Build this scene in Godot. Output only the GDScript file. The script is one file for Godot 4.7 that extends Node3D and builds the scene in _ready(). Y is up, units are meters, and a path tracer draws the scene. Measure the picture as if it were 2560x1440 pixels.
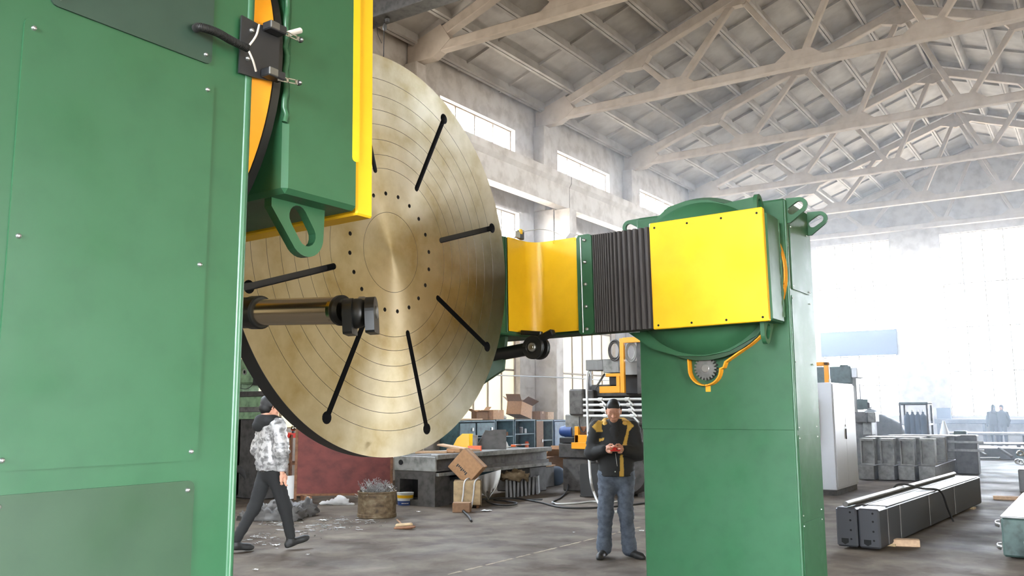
extends Node3D
# A fabrication hall with a two-column tilting positioner. World axes: -Z runs down the hall, +X to its right wall, y up, metres.

const EYE := Vector3(0.0, 1.6, 0.0)
const FOCAL := 2190.9          # pixels of the 2560 x 1440 frame
const YAW := 33.873
const PITCH := 7.955
const ROLL := -0.258
const EXPOSURE := 0.148
const SKY_LIGHT := 16.0

const WALL := -13.9            # inner face of the left wall
const RIDGE := -4.3
const RIGHT := 5.3             # inner face of the right wall
const FAR := -46.4             # inner face of the far gable
const NEAR := 9.0
const BAYS := [-46.1, -40.1, -34.1, -28.1, -22.1, -16.1, -10.1, -4.1, 1.9, 7.9]

var cam_basis: Basis
var M := {}
var names := {}
var rng := RandomNumberGenerator.new()

# ------------------------------------------------------------------ mesh builder
class Mb:
	var v := PackedVector3Array()
	var n := PackedVector3Array()
	var u := PackedVector2Array()
	var c := PackedColorArray()
	var tint := Color(1, 1, 1)
	var tinted := false

	func vert(p: Vector3, q: Vector3, t := Vector2.ZERO) -> void:
		v.append(p)
		n.append(q)
		u.append(t)
		c.append(tint)

	func tri(a: Vector3, b: Vector3, d: Vector3, na: Vector3, nb: Vector3, nd: Vector3, ua := Vector2.ZERO, ub := Vector2.ZERO, ud := Vector2.ZERO) -> void:
		if (b - a).cross(d - a).dot(na + nb + nd) > 0.0:
			vert(a, na, ua)
			vert(d, nd, ud)
			vert(b, nb, ub)
		else:
			vert(a, na, ua)
			vert(b, nb, ub)
			vert(d, nd, ud)

	func face(p: Array, out: Vector3) -> void:
		var q: Vector3 = (p[1] - p[0]).cross(p[2] - p[0])
		if q.length() < 1e-12 and p.size() > 3:
			q = (p[2] - p[0]).cross(p[3] - p[0])
		q = q.normalized()
		if q.dot(out) < 0.0:
			q = -q
		for i in range(1, p.size() - 1):
			tri(p[0], p[i], p[i + 1], q, q, q)

	func soft(p: Array, q: Array) -> void:
		for i in range(1, p.size() - 1):
			tri(p[0], p[i], p[i + 1], q[0], q[i], q[i + 1])

	# box with chamfered edges: centre and turn in t, full size s
	func box(t: Transform3D, s: Vector3, b := 0.0) -> void:
		var h := s * 0.5
		b = minf(b, minf(h.x, minf(h.y, h.z)) * 0.9)
		var k := h - Vector3(b, b, b)
		for ax in 3:
			var a1 := (ax + 1) % 3
			var a2 := (ax + 2) % 3
			for sg in [-1.0, 1.0]:
				var pts := []
				for e in [[-1, -1], [1, -1], [1, 1], [-1, 1]]:
					var p := Vector3.ZERO
					p[ax] = sg * h[ax]
					p[a1] = e[0] * k[a1]
					p[a2] = e[1] * k[a2]
					pts.append(t * p)
				var o := Vector3.ZERO
				o[ax] = sg
				face(pts, t.basis * o)
			if b > 0.0:
				for s1 in [-1.0, 1.0]:
					for s2 in [-1.0, 1.0]:
						var pts := []
						for e in [[-1.0, true], [1.0, true], [1.0, false], [-1.0, false]]:
							var p := Vector3.ZERO
							p[ax] = e[0] * k[ax]
							p[a1] = s1 * (h[a1] if e[1] else k[a1])
							p[a2] = s2 * (k[a2] if e[1] else h[a2])
							pts.append(t * p)
						var o := Vector3.ZERO
						o[a1] = s1
						o[a2] = s2
						face(pts, t.basis * o)
		if b > 0.0:
			for sx in [-1.0, 1.0]:
				for sy in [-1.0, 1.0]:
					for sz in [-1.0, 1.0]:
						var o := Vector3(sx, sy, sz)
						face([t * (Vector3(h.x, k.y, k.z) * o), t * (Vector3(k.x, h.y, k.z) * o), t * (Vector3(k.x, k.y, h.z) * o)], t.basis * o)

	func bx(x0: float, x1: float, y0: float, y1: float, z0: float, z1: float, b := 0.0) -> void:
		box(Transform3D(Basis(), Vector3((x0 + x1) * 0.5, (y0 + y1) * 0.5, (z0 + z1) * 0.5)), Vector3(absf(x1 - x0), absf(y1 - y0), absf(z1 - z0)), b)

	static func frame(d: Vector3, up := Vector3.UP) -> Basis:
		var z := d.normalized()
		if absf(z.dot(up)) > 0.98:
			up = Vector3.RIGHT if absf(z.x) < 0.9 else Vector3.FORWARD
		var x := up.cross(z).normalized()
		return Basis(x, z.cross(x), z)

	# bar of rectangular section from a to b (w across, h along the up hint)
	func bar(a: Vector3, b: Vector3, w: float, h: float, bev := 0.0, up := Vector3.UP) -> void:
		box(Transform3D(frame(b - a, up), (a + b) * 0.5), Vector3(w, h, (b - a).length()), bev)

	# surface of revolution: profile of (radius, distance along axis), sharp corners kept as separate faces when crease is set
	func lathe(o: Vector3, axis: Vector3, prof: Array, seg := 24, smooth := false, from := 0.0, to := TAU) -> void:
		var f := frame(axis)
		for i in prof.size() - 1:
			var p: Vector2 = prof[i]
			var q: Vector2 = prof[i + 1]
			var d := q - p
			if d.length() < 1e-9:
				continue
			var nn := Vector2(d.y, -d.x).normalized()
			var np := nn
			var nq := nn
			if smooth:
				if i > 0:
					var e: Vector2 = p - prof[i - 1]
					var en := Vector2(e.y, -e.x).normalized()
					if en.dot(nn) > 0.6:
						np = (nn + en).normalized()
				if i < prof.size() - 2:
					var e: Vector2 = prof[i + 2] - q
					var en := Vector2(e.y, -e.x).normalized()
					if en.dot(nn) > 0.6:
						nq = (nn + en).normalized()
			for k in seg:
				var a0 := from + (to - from) * k / seg
				var a1 := from + (to - from) * (k + 1) / seg
				var r0 := f.x * cos(a0) + f.y * sin(a0)
				var r1 := f.x * cos(a1) + f.y * sin(a1)
				var pa := o + r0 * p.x + f.z * p.y
				var pb := o + r1 * p.x + f.z * p.y
				var pc := o + r1 * q.x + f.z * q.y
				var pd := o + r0 * q.x + f.z * q.y
				var na := r0 * np.x + f.z * np.y
				var nb := r1 * np.x + f.z * np.y
				var nc := r1 * nq.x + f.z * nq.y
				var nd := r0 * nq.x + f.z * nq.y
				var u0 := float(k) / seg
				var u1 := float(k + 1) / seg
				if p.x > 1e-7:
					tri(pa, pb, pc, na, nb, nc, Vector2(u0, p.y), Vector2(u1, p.y), Vector2(u1, q.y))
				if q.x > 1e-7:
					tri(pa, pc, pd, na, nc, nd, Vector2(u0, p.y), Vector2(u1, q.y), Vector2(u0, q.y))

	func cyl(a: Vector3, b: Vector3, r0: float, r1 := -1.0, seg := 16, bev := 0.0) -> void:
		if r1 < 0.0:
			r1 = r0
		var l := (b - a).length()
		if bev > 0.0:
			lathe(a, b - a, [Vector2(0, 0), Vector2(r0 - bev, 0), Vector2(r0, bev), Vector2(r1, l - bev), Vector2(r1 - bev, l), Vector2(0, l)], seg)
		else:
			lathe(a, b - a, [Vector2(0, 0), Vector2(r0, 0), Vector2(r1, l), Vector2(0, l)], seg)

	# round tube along a path
	func tube(path: Array, r: float, seg := 8, taper := 1.0) -> void:
		var rings := []
		var nrm := []
		var f := frame(path[1] - path[0])
		for i in path.size():
			var d: Vector3 = (path[mini(i + 1, path.size() - 1)] - path[maxi(i - 1, 0)]).normalized()
			var x := (f.x - d * f.x.dot(d)).normalized()
			f = Basis(x, d.cross(x), d)
			var ring := []
			var rn := []
			var rr := r * lerpf(1.0, taper, float(i) / (path.size() - 1))
			for k in seg:
				var a := TAU * k / seg
				var q: Vector3 = f.x * cos(a) + f.y * sin(a)
				ring.append(path[i] + q * rr)
				rn.append(q)
			rings.append(ring)
			nrm.append(rn)
		for i in path.size() - 1:
			for k in seg:
				var j := (k + 1) % seg
				soft([rings[i][k], rings[i][j], rings[i + 1][j], rings[i + 1][k]], [nrm[i][k], nrm[i][j], nrm[i + 1][j], nrm[i + 1][k]])
		face(rings[0], path[0] - path[1])
		face(rings[-1], path[-1] - path[-2])

	# polygon (local x, y) pushed along local z from 0 to depth; may have holes
	func prism(poly: PackedVector2Array, t: Transform3D, depth: float, holes := []) -> void:
		var loops := [poly]
		var whole := poly.duplicate()
		for h in holes:
			loops.append(h)
			whole = bridge(whole, h)
		var ids := Geometry2D.triangulate_polygon(whole)
		for s in [[0.0, -1.0], [depth, 1.0]]:
			var o: Vector3 = t.basis.z * s[1]
			for i in range(0, ids.size(), 3):
				var q := []
				for k in 3:
					var w: Vector2 = whole[ids[i + k]]
					q.append(t * Vector3(w.x, w.y, s[0]))
				face(q, o)
		for li in loops.size():
			var lp: PackedVector2Array = loops[li]
			var ccw := not Geometry2D.is_polygon_clockwise(lp)
			for i in lp.size():
				var a := lp[i]
				var b := lp[(i + 1) % lp.size()]
				var d := b - a
				if d.length() < 1e-9:
					continue
				var o := Vector2(d.y, -d.x) * (1.0 if ccw else -1.0) * (1.0 if li == 0 else -1.0)
				face([t * Vector3(a.x, a.y, 0), t * Vector3(b.x, b.y, 0), t * Vector3(b.x, b.y, depth), t * Vector3(a.x, a.y, depth)], t.basis * Vector3(o.x, o.y, 0))

	static func bridge(outer: PackedVector2Array, hole: PackedVector2Array) -> PackedVector2Array:
		var h := hole.duplicate()
		if Geometry2D.is_polygon_clockwise(h) == Geometry2D.is_polygon_clockwise(outer):
			h.reverse()
		var best := 1e9
		var bi := 0
		var bj := 0
		for i in outer.size():
			for j in h.size():
				var d := outer[i].distance_squared_to(h[j])
				if d < best:
					best = d
					bi = i
					bj = j
		var r := PackedVector2Array()
		for i in bi + 1:
			r.append(outer[i])
		for j in h.size() + 1:
			r.append(h[(bj + j) % h.size()])
		for i in range(bi, outer.size()):
			r.append(outer[i])
		return r

	# grid of points rows[i][j], smooth normals
	func sheet(rows: Array, out: Vector3, thick := 0.0) -> void:
		var h := rows.size()
		var w: int = rows[0].size()
		var nr := []
		for i in h:
			var line := []
			for j in w:
				var a: Vector3 = rows[mini(i + 1, h - 1)][j] - rows[maxi(i - 1, 0)][j]
				var b: Vector3 = rows[i][mini(j + 1, w - 1)] - rows[i][maxi(j - 1, 0)]
				var q := a.cross(b).normalized()
				line.append(q if q.dot(out) >= 0.0 else -q)
			nr.append(line)
		for i in h - 1:
			for j in w - 1:
				soft([rows[i][j], rows[i][j + 1], rows[i + 1][j + 1], rows[i + 1][j]], [nr[i][j], nr[i][j + 1], nr[i + 1][j + 1], nr[i + 1][j]])
		if thick > 0.0:
			var back := []
			for i in h:
				var line := []
				for j in w:
					line.append(rows[i][j] - nr[i][j] * thick)
				back.append(line)
			for i in h - 1:
				for j in w - 1:
					soft([back[i][j], back[i][j + 1], back[i + 1][j + 1], back[i + 1][j]], [-nr[i][j], -nr[i][j + 1], -nr[i + 1][j + 1], -nr[i + 1][j]])
			for i in h - 1:
				for j in [0, w - 1]:
					face([rows[i][j], rows[i + 1][j], back[i + 1][j], back[i][j]], rows[i][j] - rows[i][w / 2])
			for j in w - 1:
				for i in [0, h - 1]:
					face([rows[i][j], rows[i][j + 1], back[i][j + 1], back[i][j]], rows[i][j] - rows[h / 2][j])

	# ellipsoid
	func ball(o: Vector3, r: Vector3, t := Basis(), seg := 12, rows := 8) -> void:
		for i in rows:
			var a0 := PI * i / rows
			var a1 := PI * (i + 1) / rows
			for k in seg:
				var b0 := TAU * k / seg
				var b1 := TAU * (k + 1) / seg
				var p := []
				var q := []
				for e in [[a0, b0], [a0, b1], [a1, b1], [a1, b0]]:
					var d := Vector3(sin(e[0]) * cos(e[1]), cos(e[0]), sin(e[0]) * sin(e[1]))
					p.append(o + t * (d * r))
					q.append((t * (d / r)).normalized())
				if i > 0:
					tri(p[0], p[1], p[2], q[0], q[1], q[2])
				if i < rows - 1:
					tri(p[0], p[2], p[3], q[0], q[2], q[3])

	func mesh() -> ArrayMesh:
		var a := []
		a.resize(Mesh.ARRAY_MAX)
		a[Mesh.ARRAY_VERTEX] = v
		a[Mesh.ARRAY_NORMAL] = n
		a[Mesh.ARRAY_TEX_UV] = u
		if tinted:
			a[Mesh.ARRAY_COLOR] = c
		var m := ArrayMesh.new()
		m.add_surface_from_arrays(Mesh.PRIMITIVE_TRIANGLES, a)
		return m

static func rect(x0: float, y0: float, x1: float, y1: float) -> PackedVector2Array:
	return PackedVector2Array([Vector2(x0, y0), Vector2(x1, y0), Vector2(x1, y1), Vector2(x0, y1)])

static func round_rect(x0: float, y0: float, x1: float, y1: float, r: float, seg := 4) -> PackedVector2Array:
	var p := PackedVector2Array()
	for c in [[x1 - r, y1 - r, 0.0], [x0 + r, y1 - r, PI / 2], [x0 + r, y0 + r, PI], [x1 - r, y0 + r, PI * 1.5]]:
		for i in seg + 1:
			var a: float = c[2] + PI / 2 * i / seg
			p.append(Vector2(c[0] + r * cos(a), c[1] + r * sin(a)))
	return p

static func circle(x: float, y: float, r: float, seg := 16) -> PackedVector2Array:
	var p := PackedVector2Array()
	for i in seg:
		p.append(Vector2(x + r * cos(TAU * i / seg), y + r * sin(TAU * i / seg)))
	return p

static func curve(pts: Array, each := 6) -> Array:
	var out := []
	for i in pts.size() - 1:
		var a: Vector3 = pts[maxi(i - 1, 0)]
		var b: Vector3 = pts[i]
		var c: Vector3 = pts[i + 1]
		var d: Vector3 = pts[mini(i + 2, pts.size() - 1)]
		for k in each:
			out.append(b.cubic_interpolate(c, a, d, float(k) / each))
	out.append(pts[-1])
	return out

# a pixel of the 2560 x 1440 frame gives a direction; the plane that the thing touches gives the distance
func ray(x: float, y: float) -> Vector3:
	return cam_basis * Vector3(x - 1280.0, 720.0 - y, -FOCAL)
func at_x(x0: float, x: float, y: float) -> Vector3:
	var d := ray(x, y)
	return EYE + d * ((x0 - EYE.x) / d.x)
func at_y(y0: float, x: float, y: float) -> Vector3:
	var d := ray(x, y)
	return EYE + d * ((y0 - EYE.y) / d.y)
func at_z(z0: float, x: float, y: float) -> Vector3:
	var d := ray(x, y)
	return EYE + d * ((z0 - EYE.z) / d.z)
func ground(x: float, y: float) -> Vector3:
	return at_y(0.0, x, y)

# ------------------------------------------------------------------ scene tree helpers
func numbered(called: String) -> String:
	var k: int = names.get(called, 0)
	names[called] = k + 1
	return called if k == 0 else "%s_%03d" % [called, k]

func tag(o: Node3D, label: String, category: String, group := "", kind := "") -> Node3D:
	if label:
		o.set_meta("label", label)
	if category:
		o.set_meta("category", category)
	if group:
		o.set_meta("group", group)
	if kind:
		o.set_meta("kind", kind)
	return o

func thing(called: String, label: String, category: String, at := Vector3.ZERO, turn := 0.0, group := "") -> Node3D:
	var o := Node3D.new()
	o.name = numbered(called)
	add_child(o)
	o.position = at
	o.rotation.y = turn
	return tag(o, label, category, group)

func obj(called: String, mb, m: Material, parent: Node3D = null) -> MeshInstance3D:
	var o := MeshInstance3D.new()
	o.mesh = mb.mesh() if mb is Mb else mb
	o.material_override = m
	if parent:
		o.name = called
		parent.add_child(o, true)
	else:
		o.name = numbered(called)
		add_child(o)
	return o

func one(called: String, mb, m: Material, label: String, category: String, group := "") -> MeshInstance3D:
	return tag(obj(called, mb, m), label, category, group)

func struct(called: String, mb, m: Material, label: String, category: String) -> MeshInstance3D:
	return tag(obj(called, mb, m), label, category, "", "structure")

func dup(o: Node3D, at: Vector3, turn := 0.0, label := "") -> Node3D:
	var c: Node3D = o.duplicate()
	c.name = numbered(str(o.name).split("_0")[0])
	add_child(c)
	c.position = at
	c.rotation.y = turn
	if label:
		c.set_meta("label", label)
	return c

# ------------------------------------------------------------------ materials
func noise_tex(size: int, freq: float, ramp: Array, seed_ := 1, oct := 5, kind := FastNoiseLite.TYPE_SIMPLEX_SMOOTH, warp := 0.0) -> NoiseTexture2D:
	var f := FastNoiseLite.new()
	f.seed = seed_
	f.noise_type = kind
	f.frequency = freq
	f.fractal_octaves = oct
	f.fractal_gain = 0.55
	if warp > 0.0:
		f.domain_warp_enabled = true
		f.domain_warp_amplitude = warp
		f.domain_warp_frequency = freq * 1.5
	var t := NoiseTexture2D.new()
	t.width = size
	t.height = size
	t.seamless = true
	t.noise = f
	var g := Gradient.new()
	var off := PackedFloat32Array()
	var col := PackedColorArray()
	for r in ramp:
		off.append(r[0])
		col.append(r[1] if r[1] is Color else Color(r[1], r[1], r[1]))
	g.offsets = off
	g.colors = col
	t.color_ramp = g
	return t

func mat(called: String, c: Color, rough := 0.6, metal := 0.0, spec := 0.5) -> StandardMaterial3D:
	var m := StandardMaterial3D.new()
	m.resource_name = called
	m.albedo_color = c
	m.roughness = rough
	m.metallic = metal
	m.metallic_specular = spec
	M[called] = m
	return m

func s8(r: float, g: float, b: float) -> Color:
	return Color(r / 255.0, g / 255.0, b / 255.0)

func grain(m: StandardMaterial3D, tex: Texture2D, scale: float, bump: Texture2D = null, depth := 0.0, rough: Texture2D = null) -> StandardMaterial3D:
	m.albedo_texture = tex
	m.uv1_triplanar = true
	m.uv1_world_triplanar = true
	m.uv1_scale = Vector3.ONE * scale
	if bump:
		m.heightmap_enabled = true
		m.heightmap_texture = bump
		m.heightmap_scale = depth
	if rough:
		m.roughness_texture = rough
	return m

func _ready() -> void:
	rng.seed = 20240611
	# camera
	cam_basis = Basis.from_euler(Vector3(deg_to_rad(PITCH), deg_to_rad(YAW), deg_to_rad(ROLL)), EULER_ORDER_YXZ)
	var cam := Camera3D.new()
	cam.name = "camera"
	cam.fov = rad_to_deg(2.0 * atan(720.0 / FOCAL))
	cam.near = 0.05
	cam.far = 300.0
	add_child(cam)
	cam.transform = Transform3D(cam_basis, EYE)
	cam.current = true
	# overcast sky, seen through the windows
	var sky_mat := ProceduralSkyMaterial.new()
	sky_mat.sky_top_color = Color(0.82, 0.87, 0.93)
	sky_mat.sky_horizon_color = Color(0.95, 0.97, 0.99)
	sky_mat.ground_bottom_color = Color(0.50, 0.49, 0.47)
	sky_mat.ground_horizon_color = Color(0.80, 0.81, 0.82)
	sky_mat.sky_energy_multiplier = SKY_LIGHT
	sky_mat.ground_energy_multiplier = SKY_LIGHT
	var sky := Sky.new()
	sky.sky_material = sky_mat
	var env := Environment.new()
	env.background_mode = Environment.BG_SKY
	env.sky = sky
	env.tonemap_mode = Environment.TONE_MAPPER_LINEAR
	env.tonemap_exposure = EXPOSURE
	env.ambient_light_source = Environment.AMBIENT_SOURCE_DISABLED
	env.sdfgi_enabled = true
	env.ssao_enabled = true
	env.ssil_enabled = true
	env.volumetric_fog_enabled = true
	env.volumetric_fog_density = 0.0
	var we := WorldEnvironment.new()
	we.name = "environment"
	we.environment = env
	add_child(we)
	daylight()
	materials()
	hall()
	roof()
	machine()
	clutter()
	right_side()
	people()
	floor_litter()
	dust_and_bloom_haze()

# daylight that comes in at the big openings
func daylight() -> void:
	pass

func materials() -> void:
	var plaster_ramp := [[0.0, s8(178, 165, 151)], [0.38, s8(200, 188, 175)], [0.55, s8(211, 200, 188)], [1.0, s8(220, 210, 199)]]
	var plaster := noise_tex(1024, 0.006, plaster_ramp, 3, 7, FastNoiseLite.TYPE_SIMPLEX_SMOOTH, 40.0)
	grain(mat("plaster", Color(1, 1, 1), 0.92), plaster, 0.22)
	var slab_ramp := [[0.0, s8(160, 151, 142)], [0.4, s8(186, 177, 168)], [0.6, s8(198, 190, 181)], [1.0, s8(208, 200, 191)]]
	var slab := noise_tex(1024, 0.005, slab_ramp, 11, 7, FastNoiseLite.TYPE_SIMPLEX_SMOOTH, 60.0)
	grain(mat("slab", Color(1, 1, 1), 0.95), slab, 0.17)
	var truss_ramp := [[0.0, s8(186, 170, 153)], [0.5, s8(204, 188, 171)], [1.0, s8(213, 198, 182)]]
	grain(mat("whitewash", Color(1, 1, 1), 0.9), noise_tex(512, 0.008, truss_ramp, 5, 6), 0.4)
	var floor_ramp := [[0.0, s8(66, 58, 50)], [0.35, s8(90, 80, 71)], [0.55, s8(102, 92, 82)], [0.75, s8(112, 102, 91)], [1.0, s8(128, 117, 104)]]
	var fl := noise_tex(1024, 0.008, floor_ramp, 21, 8, FastNoiseLite.TYPE_SIMPLEX_SMOOTH, 50.0)
	var flr := noise_tex(512, 0.01, [[0.0, 0.6], [1.0, 0.95]], 22, 5)
	grain(mat("concrete_floor", Color(1, 1, 1), 1.0, 0.0, 0.25), fl, 0.14, null, 0.0, flr)
	var wear := noise_tex(1024, 0.006, [[0.0, Color(0.90, 0.93, 0.92)], [0.5, Color(0.97, 0.98, 0.97)], [1.0, Color(1, 1, 1)]], 32, 6)
	var sheen := noise_tex(512, 0.006, [[0.0, 0.72], [0.5, 0.95], [1.0, 1.15]], 33, 5)
	var g := grain(mat("green_paint", s8(46, 90, 60), 0.4), wear, 0.9, null, 0.0, sheen)
	g.metallic_specular = 0.5
	grain(mat("dark_green_paint_and_reflection", s8(42, 70, 46), 0.48), wear, 0.9, null, 0.0, sheen)  # for dark green parts, and a floor reflection painted on one cover
	grain(mat("satin_plate", s8(44, 66, 54), 0.5), wear, 0.9, null, 0.0, sheen)
	grain(mat("yellow_paint", s8(255, 199, 36), 0.4), noise_tex(512, 0.008, [[0.0, Color(0.95, 0.94, 0.9)], [1.0, Color(1, 1, 1)]], 34, 4), 0.8, null, 0.0, sheen)
	mat("orange_paint", s8(245, 164, 34), 0.45)
	mat("black_paint", s8(24, 24, 23), 0.38)
	mat("black_plate", s8(34, 34, 36), 0.45)
	mat("rubber", s8(40, 38, 36), 0.8)
	mat("bellows", s8(66, 62, 60), 0.75)
	mat("hole", s8(8, 8, 8), 0.9)
	mat("chrome", s8(226, 214, 190), 0.2, 1.0)
	mat("zinc", s8(205, 205, 202), 0.28, 0.9)
	grain(mat("steel", s8(150, 148, 144), 0.42, 0.85), noise_tex(512, 0.01, [[0.0, 0.75], [1.0, 1.0]], 41, 5), 1.2)
	var dk := noise_tex(512, 0.012, [[0.0, 0.6], [0.5, 0.88], [1.0, 1.0]], 42, 6)
	grain(mat("grey_cast", s8(108, 104, 100), 0.55, 0.1), dk, 0.8)
	grain(mat("dark_steel", s8(84, 81, 78), 0.5, 0.2), dk, 0.8)
	grain(mat("light_grey", s8(150, 148, 142), 0.5), dk, 0.7)
	var d := mat("faceplate_steel", s8(216, 206, 184), 0.38, 1.0)
	d.albedo_texture = noise_tex(1024, 0.004, [[0.0, Color(0.82, 0.77, 0.66)], [0.4, Color(0.93, 0.91, 0.86)], [0.7, Color(1, 0.99, 0.97)], [1.0, Color(1, 1, 1)]], 44, 6)
	d.uv1_triplanar = true
	d.uv1_scale = Vector3.ONE * 0.55
	d.anisotropy_enabled = true
	d.anisotropy = 0.82
	mat("worn_line", s8(146, 132, 112), 0.95)
	mat("glass", Color(0.9, 0.95, 0.95, 0.12), 0.05).transparency = BaseMaterial3D.TRANSPARENCY_ALPHA
	var cream := mat("cream_glazing", s8(206, 188, 146), 0.8)
	cream.backlight_enabled = true
	cream.backlight = s8(66, 60, 46)
	mat("window_frame", s8(150, 132, 112), 0.7)
	mat("blue_board", s8(74, 88, 106), 0.7)
	mat("beam_steel", s8(62, 63, 66), 0.42, 0.2)
	grain(mat("teal_paint", s8(58, 90, 96), 0.55), dk, 0.9)
	grain(mat("blue_paint", s8(52, 84, 112), 0.55), dk, 0.9)
	mat("machine_blue", s8(44, 72, 128), 0.45)
	var card := noise_tex(512, 0.02, [[0.0, 0.86], [1.0, 1.0]], 51, 4)
	grain(mat("cardboard", s8(190, 146, 106), 0.85), card, 1.5)
	grain(mat("cardboard_dark", s8(142, 108, 80), 0.85), card, 1.5)
	grain(mat("cardboard_pale", s8(206, 172, 138), 0.85), card, 1.5)
	grain(mat("plywood", s8(196, 168, 126), 0.75), noise_tex(512, 0.015, [[0.0, 0.7], [0.5, 0.92], [1.0, 1.0]], 52, 5), 1.0)
	mat("white_sheet", s8(212, 208, 202), 0.6)
	mat("white_plastic", s8(228, 228, 224), 0.4)
	mat("red_board", s8(122, 56, 50), 0.7)
	grain(M.red_board, dk, 0.6)
	mat("rust", s8(140, 96, 66), 0.8)
	grain(M.rust, dk, 1.5)
	grain(mat("drum", s8(132, 121, 104), 0.7, 0.3), noise_tex(512, 0.012, [[0.0, Color(0.45, 0.38, 0.3)], [0.45, Color(0.75, 0.68, 0.58)], [1.0, Color(1, 0.98, 0.92)]], 53, 6), 1.3)
	mat("swarf", s8(168, 166, 162), 0.3, 0.9)
	mat("paper_white", s8(236, 234, 228), 0.8)
	mat("red_plastic", s8(228, 62, 54), 0.4)
	mat("orange_plastic", s8(240, 104, 44), 0.45)
	mat("blue_plastic", s8(40, 110, 180), 0.45)
	mat("cable_black", s8(30, 29, 28), 0.6)
	mat("cable_beige", s8(196, 188, 176), 0.6)
	mat("hose_white", s8(206, 204, 198), 0.35)
	mat("pale_grey_paint", s8(222, 223, 226), 0.35)
	mat("grey_panel", s8(160, 158, 152), 0.5)
	grain(mat("machine_green", s8(132, 160, 122), 0.5), dk, 0.8)
	grain(mat("machine_dark_green", s8(72, 92, 86), 0.55), dk, 0.8)

# haze volume added for dusty air and for the lens bloom around the windows
func dust_and_bloom_haze() -> void:
	var fog := FogVolume.new()
	fog.name = "haze"
	fog.shape = RenderingServer.FOG_VOLUME_SHAPE_BOX
	fog.size = Vector3(RIGHT - WALL - 0.1, 11.5, 31.0)
	var m := FogMaterial.new()
	m.density = 0.0115
	m.albedo = Color(0.93, 0.96, 1.0)
	fog.material = m
	add_child(fog)
	fog.position = Vector3((RIGHT + WALL) * 0.5, 5.8, FAR + 15.6)
	tag(fog, "pale haze added in the far half of the hall for dusty air and lens bloom", "haze", "", "stuff")

# ------------------------------------------------------------------ hall
# wall slab in a plane: outline minus openings, pushed by its thickness
func wall_mesh(outline: PackedVector2Array, holes: Array, t: Transform3D, depth: float) -> Mb:
	var b := Mb.new()
	var inner := []
	for h in holes:
		inner.append(rect(h[0], h[1], h[2], h[3]))
	b.prism(outline, t, depth, inner)
	return b

func roof_y(x: float) -> float:   # underside of the roof slabs' ribs
	return 10.66 + 0.357 * (minf(x, 2.0 * RIDGE - x) - (-13.6))

func window(n: int, o: Vector3, ux: Vector3, w: float, h: float, cols: int, rows: Array, glazing: Array, label: String) -> void:
	# o: lower corner, ux: direction along the wall; rows: heights of the cross bars; glazing per row
	var t := thing("window_%d" % n, label, "window")
	t.set_meta("kind", "structure")
	var nz := ux.cross(Vector3.UP)
	var f := Mb.new()
	var at := func(a: float, b: float) -> Vector3: return o + ux * a + Vector3.UP * b
	for e in [[0.0, h * 0.5, 0.06, h], [w, h * 0.5, 0.06, h]]:
		f.box(Transform3D(Basis(ux, Vector3.UP, nz), at.call(e[0], e[1])), Vector3(e[2], e[3], 0.09), 0.006)
	for y in [0.0, h]:
		f.box(Transform3D(Basis(ux, Vector3.UP, nz), at.call(w * 0.5, y)), Vector3(w, 0.06, 0.09), 0.006)
	obj("window_frame", f, M.window_frame, t)
	var ys: Array = [0.0] + rows + [h]
	for i in range(1, cols):
		var g := Mb.new()
		g.box(Transform3D(Basis(ux, Vector3.UP, nz), at.call(w * i / cols, h * 0.5)), Vector3(0.045, h, 0.06), 0.005)
		obj("mullion", g, M.window_frame, t)
	for y in rows:
		var g := Mb.new()
		g.box(Transform3D(Basis(ux, Vector3.UP, nz), at.call(w * 0.5, y)), Vector3(w, 0.05, 0.05), 0.005)
		obj("transom", g, M.window_frame, t)
	for r in ys.size() - 1:
		if glazing[r] == null:
			continue
		for i in cols:
			var g := Mb.new()
			var y0: float = ys[r] + 0.02
			var y1: float = ys[r + 1] - 0.02
			var x0: float = w * i / cols + 0.02
			var x1: float = w * (i + 1) / cols - 0.02
			g.face([at.call(x0, y0), at.call(x1, y0), at.call(x1, y1), at.call(x0, y1)], nz)
			obj("pane", g, glazing[r], t)

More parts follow.
